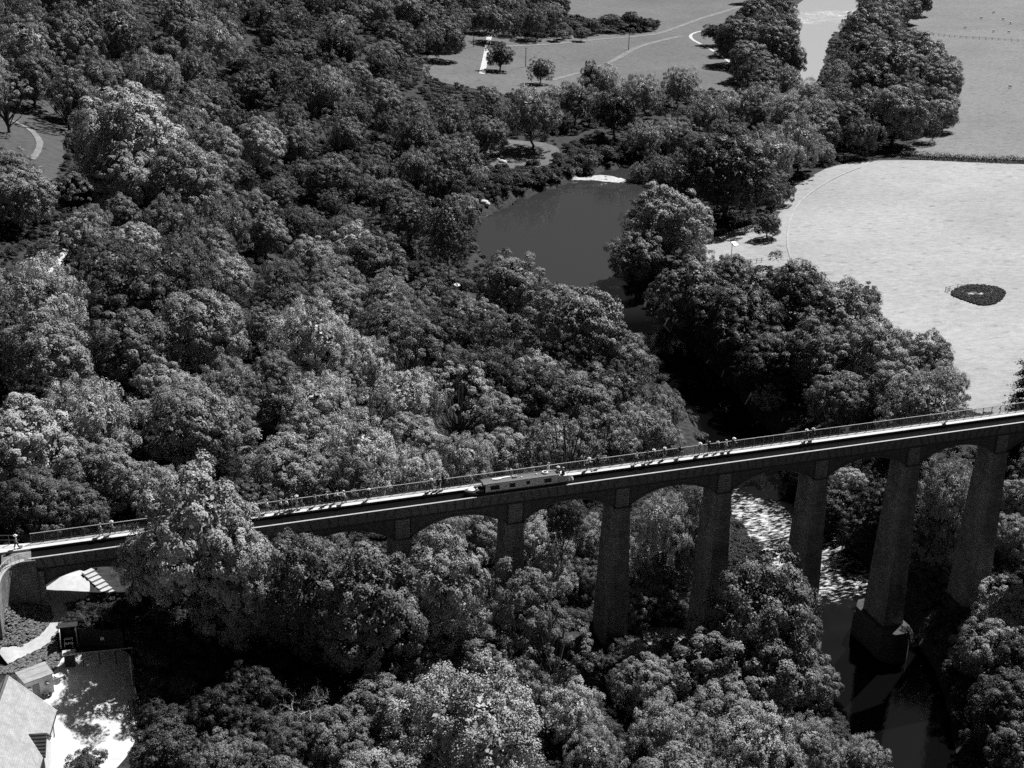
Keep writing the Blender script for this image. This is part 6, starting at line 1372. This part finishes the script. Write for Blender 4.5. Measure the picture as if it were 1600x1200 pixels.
post_fence("field_fence", "thin post and wire fence across the upper pasture", FENCE, 3.2, 1.3, (1.15, .6), M['pole_wood'], .16)
post_fence("corner_fence", "low dark rail fence in the bright field's corner below the sign", LOWFENCE, 2.0, 1.3, (1.1, .6), M['pole_wood'])
pen = chaikin([(209.5, 133.2), (215.5, 134.5), (221.0, 131.0), (219.5, 126.0), (214.5, 124.6), (209.8, 129.5), (209.5, 133.2)], False, 1)
post_fence("tree_guard_fence", "small fenced pen inside the dark overgrown patch in the bright field", pen, 2.2, 1.2, (1.1, .5), M['timber'])
for i, (x, y, r_) in enumerate(((214.2, 128.6, 1.1), (216.8, 127.8, 1.4), (213.4, 131.0, .9))):
    b = lump(r_ * 1.1, r_ * .6, .22, 80 + i, 2); b.materials.append(M['path']); tag(link("boulder", b, None, (x, y, gz(x, y) + .25), .4), ("middle pale boulder in the fenced pen of the overgrown patch", "largest pale boulder in the fenced pen of the overgrown patch", "upper left pale boulder in the fenced pen of the overgrown patch")[i], "boulder", "boulders in the pen")
for i, (x, y) in enumerate(POLES):
    p = thing("utility_pole", ("dark wooden pole in the middle of the flood meadow", "dark wooden pole left of the dark oval meadow tree", "dark wooden pole left of the white lane")[i], "pole", (x, y, gz(x, y)), R(20), "poles in the meadow")
    MB().frustum((0, 0, -.5), .20, (0, 0, 9.6), .15, 8).build("shaft", M['pole_wood'], p); MB().box((-.8, -.06, 9.1), (.8, .06, 9.24)).build("crossarm", M['pole_wood'], p)
def sheep_body():
    J = [(-.45, 0, .62), (-.1, 0, .66), (.28, 0, .64), (.48, 0, .72), (.66, 0, .62)] + [(sx, sy, .45) for sx in (-.36, .3) for sy in (-.14, .14)] + [(sx, sy, .04) for sx in (-.38, .3) for sy in (-.14, .14)]
    E = [(0, 1), (1, 2), (2, 3), (3, 4), (0, 5), (0, 6), (2, 7), (2, 8), (5, 9), (6, 10), (7, 11), (8, 12)]
    return skin_mesh("sheep", J, E, [.26, .30, .26, .13, .09] + [.09] * 4 + [.045] * 4, 1, M['wool'])
shm = sheep_body()
SH = ["sheep highest up in the pasture", "upper right one of the sheep in the pasture's top corner", "rightmost sheep above the pasture's wire fence", "leftmost sheep above the pasture's wire fence", "sheep just above the middle of the pasture's wire fence", "sheep touching the pasture's wire fence", "sheep alone below the pasture's wire fence", "second highest sheep in the pasture"]
for i, (x, y) in enumerate(SHEEP):
    s = link("sheep", shm, None, (x, y, gz(x, y) + .16), random.uniform(0, 6)); s.scale = (1.6,) * 3
    tag(s, "white " + SH[i], "sheep", "sheep in the upper pasture")
# ------------------------------------------------------------------ trees: crowns of leaf clumps on limbs
ASP = {'s': 1.0, 'o': 1.0, 'w': 1.0, 'a': 1.05, 'u': 1.75, 'b': .8, 'c': 1.9, 'd': .95}
CLR = {'s': .05, 'o': .12, 'w': .08, 'a': .55, 'u': .35, 'b': -.05, 'c': .1, 'd': .5}
def unit(v): return v / np.maximum(np.linalg.norm(v, axis=-1, keepdims=True), 1e-6)
def leaf_quads(P, N, size, r, squash=.62):
    """one four-cornered leaf clump at every point, facing N"""
    n = len(P); a = unit(np.cross(N, unit(r.normal(size=(n, 3))))); b = np.cross(N, a)
    s = size * r.uniform(.6, 1.4, n)[:, None]
    fold = N * s * r.uniform(-.35, .35, (n, 1))
    V = np.stack([P - a * s, P - b * s * squash + fold, P + a * s, P + b * s * squash + fold], 1).reshape(-1, 3)
    return V, np.arange(n * 4).reshape(n, 4)
def crown(kind, seed):
    r = np.random.default_rng(seed); asp, clr = ASP[kind], CLR[kind]
    C = np.array([0, 0, clr + asp]); sc = np.array([1, 1, asp])
    limbs = []
    if kind in 'owabus':
        # florets: domes of leaf clumps standing proud of the crown, each with smaller bumps; dark gaps stay between them
        nl, rl, rr, nb, nq, size, jit, zmin, sepd = {
            's': (150, (.66, .96), (.08, .14), 8, 30, .0125, .60, -.75, .15), 'o': (int(r.integers(48, 92)), (.74, .94), (.15, .27), 10, 46, .0205, .24, -.72, .26), 'w': (110, (.62, .98), (.10, .18), 9, 34, .0155, .42, -.75, .18),
            'a': (46, (.70, .98), (.10, .17), 8, 34, .0165, .45, -.25, .31), 'b': (30, (.55, .85), (.20, .32), 10, 42, .026, .45, -.25, .32), 'u': (66, (.68, .92), (.13, .22), 9, 30, .0235, .42, -.80, .23)}[kind]
        if kind == 'o': q_ = r.uniform(.8, 1.25); rr = (rr[0] * q_, rr[1] * q_); sepd *= q_
        d = unit(r.normal(size=(nl * 14, 3))); d = d[d[:, 2] > zmin]
        ch = []
        for q in d:
            if all(np.linalg.norm(q - k) > sepd for k in ch): ch.append(q)
            if len(ch) >= nl: break
        d = np.array(ch); nl = len(d)
        az = np.arctan2(d[:, 1], d[:, 0])
        side = 1 + (.13 * np.sin(az * r.integers(1, 4) + r.uniform(0, 6)) + .09 * np.sin(az * r.integers(3, 6) + 5 * d[:, 2] + r.uniform(0, 6)))[:, None]
        lc = d * r.uniform(*rl, (nl, 1)) * side; lr = r.uniform(*rr, nl)
        P, N, TN = [], [], []
        up = np.array([0, 0, 1.0])
        for c, rad, out in zip(lc, lr, d):
            e = unit(r.normal(size=(nb * 4, 3)) * .9 + out * .7 + up * .45); e = e[e @ unit((out + up * .5)[None])[0] > -.15][:nb]
            ft = r.uniform(.74, 1.26)
            for ee in e:
                TN.append(np.full(nq, ft))
                bc = c + ee * rad * r.uniform(.62, .9) * np.array([1, 1, .85]); br_ = rad * r.uniform(.34, .52)
                g_ = unit(r.normal(size=(nq, 3)) + ee * .8 + up * .3)
                P.append(bc + g_ * br_ * r.uniform(.7, 1.08, (nq, 1)))
                N.append(unit(g_ * .45 + ee * .55 + out * .15 + up * .12 + r.normal(size=(nq, 3)) * jit))
        m = 2200; g_ = unit(r.normal(size=(m, 3))); g_ = g_[g_[:, 2] > zmin]; core = g_ * r.uniform(.40, {'o': .74, 'u': .7, 'b': .6}.get(kind, .64), (len(g_), 1))
        P = np.vstack(P) * sc + C; N = np.vstack(N)
        if kind == 'w': P = P + np.column_stack([0 * P[:, 0], 0 * P[:, 0], r.normal(0, .035, len(P))])
        keep = P[:, 2] > .02; P, N = P[keep], N[keep]; TN = np.concatenate(TN)[keep]
        V, F = leaf_quads(P, N, size, r)
        if kind != 'a':
            V2, F2 = leaf_quads(core * sc + C, unit(g_ + r.normal(size=g_.shape) * .35), .055, r); F = np.vstack([F, F2 + len(V)]); V = np.vstack([V, V2])
        tint = r.uniform(.85, 1.15, len(F)); tint[:len(TN)] *= TN
        limbs = [(c * sc + C) for c in lc[:nl]]
    elif kind == 'c':
        P, N = [], []
        for lay in range(26):
            t = lay / 25; z = .1 + t * (2 * asp); rad = (1 - t) ** .8 * .95 + .03
            for k in range(max(5, int(15 * (1 - t)) + 4)):
                a = r.uniform(0, 6.283); L = rad * r.uniform(.75, 1.1); m = int(110 * L) + 24
                s = r.uniform(.1, 1, m) ** .7
                x = np.column_stack([np.cos(a) * s * L, np.sin(a) * s * L, z + .1 - .28 * s * s * L + 0 * s]) + r.normal(0, .03, (m, 3)) + np.column_stack([-np.sin(a) * r.normal(0, .12, m) * s, np.cos(a) * r.normal(0, .12, m) * s, 0 * s])
                P.append(x); N.append(unit(np.array([np.cos(a) * .3, np.sin(a) * .3, .8]) + r.normal(size=(m, 3)) * .4))
        V, F = leaf_quads(np.vstack(P), np.vstack(N), .035, r, .45); tint = r.uniform(.7, 1.2, len(F)); limbs = []
    me = fast_mesh("crown", V, F, M['leaf'], tint)
    return me, limbs
def trunk(kind, limbs, seed):
    r = np.random.default_rng(seed + 99); asp, clr = ASP[kind], CLR[kind]; bm = MB()
    h = clr + asp * {'c': 1.8, 'u': 1.4}.get(kind, .75); t0 = {'s': .05, 'o': .075, 'w': .05, 'a': .06, 'u': .05, 'b': .03, 'c': .05, 'd': .05}[kind]
    n = 6; pts = [np.array([0, 0, -.12])] + [np.array([r.normal(0, .03), r.normal(0, .03), h * i / n]) for i in range(1, n + 1)]
    bm.tube(pts, [t0 * 1.35] + [t0 * (1 - .8 * i / n) for i in range(1, n + 1)], 7)
    sel = limbs if kind == 'a' else limbs[::max(1, len(limbs) // 14)]
    for L in sel[:30]:
        base = pts[r.integers(2, n)] if kind != 'a' else pts[r.integers(1, 4)]
        mid = base * .45 + np.array(L) * .55 + r.normal(0, .05, 3) - np.array([0, 0, .06])
        end = np.array(L) * (.98 if kind == 'a' else .9) + base * (.02 if kind == 'a' else .1)
        k = .5 if kind == 'a' else .4
        bm.tube([base, base * .75 + mid * .25 + np.array([0, 0, .04]), mid, end], [t0 * k, t0 * k * .8, t0 * k * .55, t0 * .12], 5)
    return bm.mesh("trunk", M['bark'])
def dead_mesh(seed):
    r = random.Random(seed); bm = MB()
    def grow(p, d, L, rad, lv):
        n = 4; pts = [p]; dd = d.copy()
        for i in range(n):
            dd = (dd + Vector((r.gauss(0, .22), r.gauss(0, .22), r.gauss(.05, .18)))).normalized(); pts.append(pts[-1] + dd * L / n)
        bm.tube(pts, [rad * (1 - .16 * i) for i in range(n + 1)], 5)
        if lv == 0: return
        for k in range(r.randint(3, 4)):
            i = r.randint(1, n); nd = (dd + Vector((r.gauss(0, .8), r.gauss(0, .8), r.gauss(.0, .45)))).normalized()
            grow(pts[i], nd, L * r.uniform(.5, .72), rad * .5, lv - 1)
    bm.tube([(0, 0, -.1), (.02, 0, .4), (0, .03, .8)], [.065, .055, .045], 7)
    for k in range(7):
        a = k * .9 + r.uniform(-.3, .3); grow(Vector((0, .02, .45 + .05 * k)), Vector((math.cos(a), math.sin(a), r.uniform(.1, .7))).normalized(), .62, .026, 3)
    return bm.mesh("bare_branches", M['dead_wood'])
NPROTO = {'o': 8, 'w': 5, 's': 3, 'a': 3, 'u': 2, 'b': 3, 'c': 1}
PROTO = {}
for k, n in NPROTO.items():
    PROTO[k] = []
    for i in range(n):
        me, limbs = crown(k, 100 + i * 7 + ord(k)); PROTO[k].append((me, trunk(k, limbs, i)))
dead = dead_mesh(5)
KNAME = {'s': 'hawthorn_tree', 'o': 'broadleaf_tree', 'w': 'willow_tree', 'a': 'ash_tree', 'u': 'poplar_tree', 'b': 'bush', 'c': 'conifer_tree', 'd': 'dead_tree'}
TGROUP = {'named': None, 'left': 'trees of the wood left of the pool', 'belt': 'trees of the belt beyond the pool'}
first = {}
for i, (k, x, y, rad, H, tone, lab, grp) in enumerate(TREES):
    z = gz(x, y) - .1
    t = thing(KNAME[k], lab, "bush" if k == 'b' else "tree", (x, y, z), random.uniform(0, 6.283), "bushes around the pool and meadow" if k == 'b' else "trees of the wooded valley")
    if k == 'd':
        link("branches", dead, t).scale = (rad * 1.0, rad * 1.0, H / (CLR[k] + 2 * ASP[k]))
        continue
    cm, tm = PROTO[k][i % len(PROTO[k])]
    s = (rad * random.uniform(.96, 1.14), rad * random.uniform(.96, 1.14), H / (CLR[k] + 2 * ASP[k]))
    full = CLR[k] + 2 * ASP[k]; sz = min(s[2], 1.42 * rad)
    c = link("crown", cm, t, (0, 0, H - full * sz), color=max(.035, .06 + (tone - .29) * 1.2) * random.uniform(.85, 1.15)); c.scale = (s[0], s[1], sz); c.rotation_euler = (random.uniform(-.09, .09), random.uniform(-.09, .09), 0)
    b = link("trunk", tm, t); b.scale = s
    first.setdefault((k, i % len(PROTO[k])), c)

pb = thing("bush", "ivy bush clinging to the stone base of the third pier from the right", "bush", (106.6, -2.9, -36.2), .4)
c = link("crown", PROTO['b'][0][0], pb, color=.13); c.scale = (1.3, 1.7, 2.6)
# ------------------------------------------------------------------ instanced masses (what nobody could count one by one)
def instancer(name, sources, pts, rots, scls, idx, tone, kind='stuff', label=None, cat=None, spread=(-.25, .35)):
    me = bpy.data.meshes.new(name); me.vertices.add(len(pts)); me.vertices.foreach_set("co", np.asarray(pts, np.float32).ravel())
    for nm, arr, ty in (("rz", rots, 'FLOAT'), ("ix", idx, 'INT')):
        a = me.attributes.new(nm, ty, 'POINT'); a.data.foreach_set("value", np.asarray(arr, np.int32 if ty == 'INT' else np.float32))
    a = me.attributes.new("tv", 'FLOAT', 'POINT'); a.data.foreach_set("value", np.random.default_rng(5).uniform(*spread, len(pts)).astype(np.float32))
    a = me.attributes.new("sc", 'FLOAT_VECTOR', 'POINT'); a.data.foreach_set("vector", np.asarray(scls, np.float32).ravel())
    me.update()
    o = link(name, me, color=tone)
    ng = bpy.data.node_groups.new(name + "_nodes", 'GeometryNodeTree')
    ng.interface.new_socket("Geometry", in_out='INPUT', socket_type='NodeSocketGeometry'); ng.interface.new_socket("Geometry", in_out='OUTPUT', socket_type='NodeSocketGeometry')
    N = ng.nodes; gi = N.new('NodeGroupInput'); go = N.new('NodeGroupOutput'); ip = N.new('GeometryNodeInstanceOnPoints')
    j = N.new('GeometryNodeGeometryToInstance')
    for s_ in sources:
        oi = N.new('GeometryNodeObjectInfo'); oi.transform_space = 'ORIGINAL'; oi.inputs['Object'].default_value = s_
        oi.inputs['As Instance'].default_value = True
        jj = oi.outputs['Geometry']; ng.links.new(jj, j.inputs[0])
    # joined multi-input keeps each source as one instance
    def attr(nm, ty):
        n = N.new('GeometryNodeInputNamedAttribute'); n.data_type = ty; n.inputs['Name'].default_value = nm; return n.outputs[0]
    cx = N.new('ShaderNodeCombineXYZ'); ng.links.new(attr("rz", 'FLOAT'), cx.inputs[2])
    jg = N.new('GeometryNodeJoinGeometry')
    for l in list(ng.links):
        if l.to_node == j: src = l.from_socket; ng.links.remove(l); ng.links.new(src, jg.inputs[0])
    ng.links.new(jg.outputs[0], ip.inputs['Instance'])
    ip.inputs['Pick Instance'].default_value = True
    ng.links.new(attr("ix", 'INT'), ip.inputs['Instance Index'])
    ng.links.new(cx.outputs[0], ip.inputs['Rotation']); ng.links.new(attr("sc", 'FLOAT_VECTOR'), ip.inputs['Scale'])
    ng.links.new(gi.outputs[0], ip.inputs['Points']); ng.links.new(ip.outputs[0], go.inputs[0])
    md = o.modifiers.new("scatter", 'NODES'); md.node_group = ng
    tag(o, label, cat, kind=kind); return o
src = [first[k] for k in sorted(first) if k[0] in 'owas']; kinds = [k for k in sorted(first) if k[0] in 'owas']
byk = {}
for i, k in enumerate(kinds): byk.setdefault(k[0], []).append(i)
pts, rz, sc, ix = [], [], [], []
for k, x, y, rad, H in FAR_TREES:
    kk = k if k in byk else 'o'
    pts.append((x, y, gz(x, y) - .2)); rz.append(random.uniform(0, 6.28)); sc.append((rad, rad, H / (CLR[kk] + 2 * ASP[kk]))); ix.append(random.choice(byk[kk]))
instancer("far_woodland", src, pts, rz, sc, ix, .135, spread=(-.45, .75), label="trees of the far and hidden wood, packed behind the nearer crowns", cat="wood")
# undergrowth: low scrub over the woodland floor and along the banks
def in_poly(x, y, poly):
    c = np.zeros(len(x), bool); n = len(poly)
    for i in range(n):
        (xa, ya), (xb, yb) = poly[i], poly[(i + 1) % n]
        cc = (ya > y) != (yb > y)
        with np.errstate(divide='ignore', invalid='ignore'): c ^= cc & (x < (xb - xa) * (y - ya) / (yb - ya) + xa)
    return c
UX = np.concatenate([rng.uniform(-80, 240, 16000), rng.uniform(-60, 480, 11000), rng.uniform(-30, 100, 7000), rng.uniform(78, 142, 5000)]); UY = np.concatenate([rng.uniform(-50, 330, 16000), rng.uniform(260, 760, 11000), rng.uniform(-46, 70, 7000), rng.uniform(-46, 62, 5000)])
ok = riverdist(UX, UY) > .3
for k in SHEETS: ok &= ~in_poly(UX, UY, SHEETS[k])
for k, (p, wd) in TRACKS.items():
    q = np.array(refine(p, 2.0, False)); ok &= np.hypot(UX[:, None] - q[None, :, 0], UY[:, None] - q[None, :, 1]).min(1) > wd * .5 + .9
ok &= ~((UX < -19) & (UY > -9.5) & (UY < 9)) & ~((UX > -26) & (UX < 180) & (UY > -.8) & (UY < 4.4)) & ~((UX < -11) & (UY < -6) & (UY > -34)) & ~((UX > 49) & (UX < 53) & (UY < -7) & (UY > -19)) & ~((np.abs(UX + 15) < 5) & (np.abs(UY - 3) < 5)) & ~((UX > 265) & (UY > 215) & (UY < 300)) & ~((UX > 157) & (UX < 200) & (UY > 140) & (UY < 200))
UX, UY = UX[ok], UY[ok]
s_ = rng.uniform(.5, 1.7, len(UX)) * np.where(UY > 260, 1.3, np.where(UY < 0, 1.35, 1))
ub = [first[k] for k in sorted(first) if k[0] == 'b']
instancer("undergrowth", ub, np.column_stack([UX, UY, ground_z(UX, UY) - .1]), rng.uniform(0, 6.28, len(UX)), np.column_stack([s_, s_, s_ * rng.uniform(.6, 1.1, len(UX))]), rng.integers(0, len(ub), len(UX)), .055, label="low scrub and bramble covering the woodland floor", cat="undergrowth")
# tussocks in the fenced overgrown patch and on the banks
bx_ = [p for p in SHEETS['rough_patch']]; xs = np.array([p[0] for p in bx_]); ys = np.array([p[1] for p in bx_])
TX = rng.uniform(xs.min(), xs.max(), 2600); TY = rng.uniform(ys.min(), ys.max(), 2600); k_ = in_poly(TX, TY, chaikin(bx_, True, 2)); TX, TY = TX[k_], TY[k_]
k_ = np.hypot(TX - 215, (TY - 129)) > 1.7; TX, TY = TX[k_], TY[k_]
ts = rng.uniform(.14, .42, len(TX))
instancer("long_grass", ub, np.column_stack([TX, TY, ground_z(TX, TY) + .05]), rng.uniform(0, 6.28, len(TX)), np.column_stack([ts, ts, ts * .9]), rng.integers(0, len(ub), len(TX)), .075, label="dark overgrown patch of long grass inside the bright field", cat="long grass")
# grass slope by the low arch
GXs = rng.uniform(-34, -11, 8000); GYs = rng.uniform(-11.5, 1, 8000); okk = (ground_z(GXs, GYs) < -3.0)
for k in ('yard', 'arch_yard'): okk &= ~in_poly(GXs, GYs, SHEETS[k])
q = np.array(refine(TRACKS['arch_path'][0], 1.0, False)); okk &= np.hypot(GXs[:, None] - q[None, :, 0], GYs[:, None] - q[None, :, 1]).min(1) > 1.0
okk &= ~((GXs > -20.6) & (GYs < -5.6))
GXs, GYs = GXs[okk], GYs[okk]; ts = rng.uniform(.10, .26, len(GXs))
instancer("slope_grass", ub, np.column_stack([GXs, GYs, ground_z(GXs, GYs)]), rng.uniform(0, 6.28, len(GXs)), np.column_stack([ts, ts, ts * .55]), rng.integers(0, len(ub), len(GXs)), .30, label="rough grass slope beside the footpath below the low arch", cat="grass")
# hedge along the bottom of the pasture
def hedge_mesh(pts, w_, h_):
    r = np.random.default_rng(77); q = np.array(refine(pts, .8, False)); n = 64
    P = np.repeat(q, n, 0); m = len(P); off = r.normal(0, 1, (m, 3)); off = unit(off) * r.uniform(.6, 1.05, (m, 1))
    z = ground_z(P[:, 0], P[:, 1]); wob = np.repeat(r.uniform(.75, 1.2, len(q)), n)
    X_ = np.column_stack([P[:, 0] + off[:, 0] * w_, P[:, 1] + off[:, 1] * w_, z + h_ * .5 * wob + off[:, 2] * h_ * .5 * wob])
    V, F = leaf_quads(X_, unit(off + np.array([0, 0, .5]) + r.normal(size=(m, 3)) * .4), .22, r); return fast_mesh("hedge", V, F, M['leaf'], r.uniform(.7, 1.2, len(F)))
tag(link("hedge", hedge_mesh(HEDGE, 1.2, 2.9), color=.032), "long low dark hedge between the bright field and the pasture", "hedge")
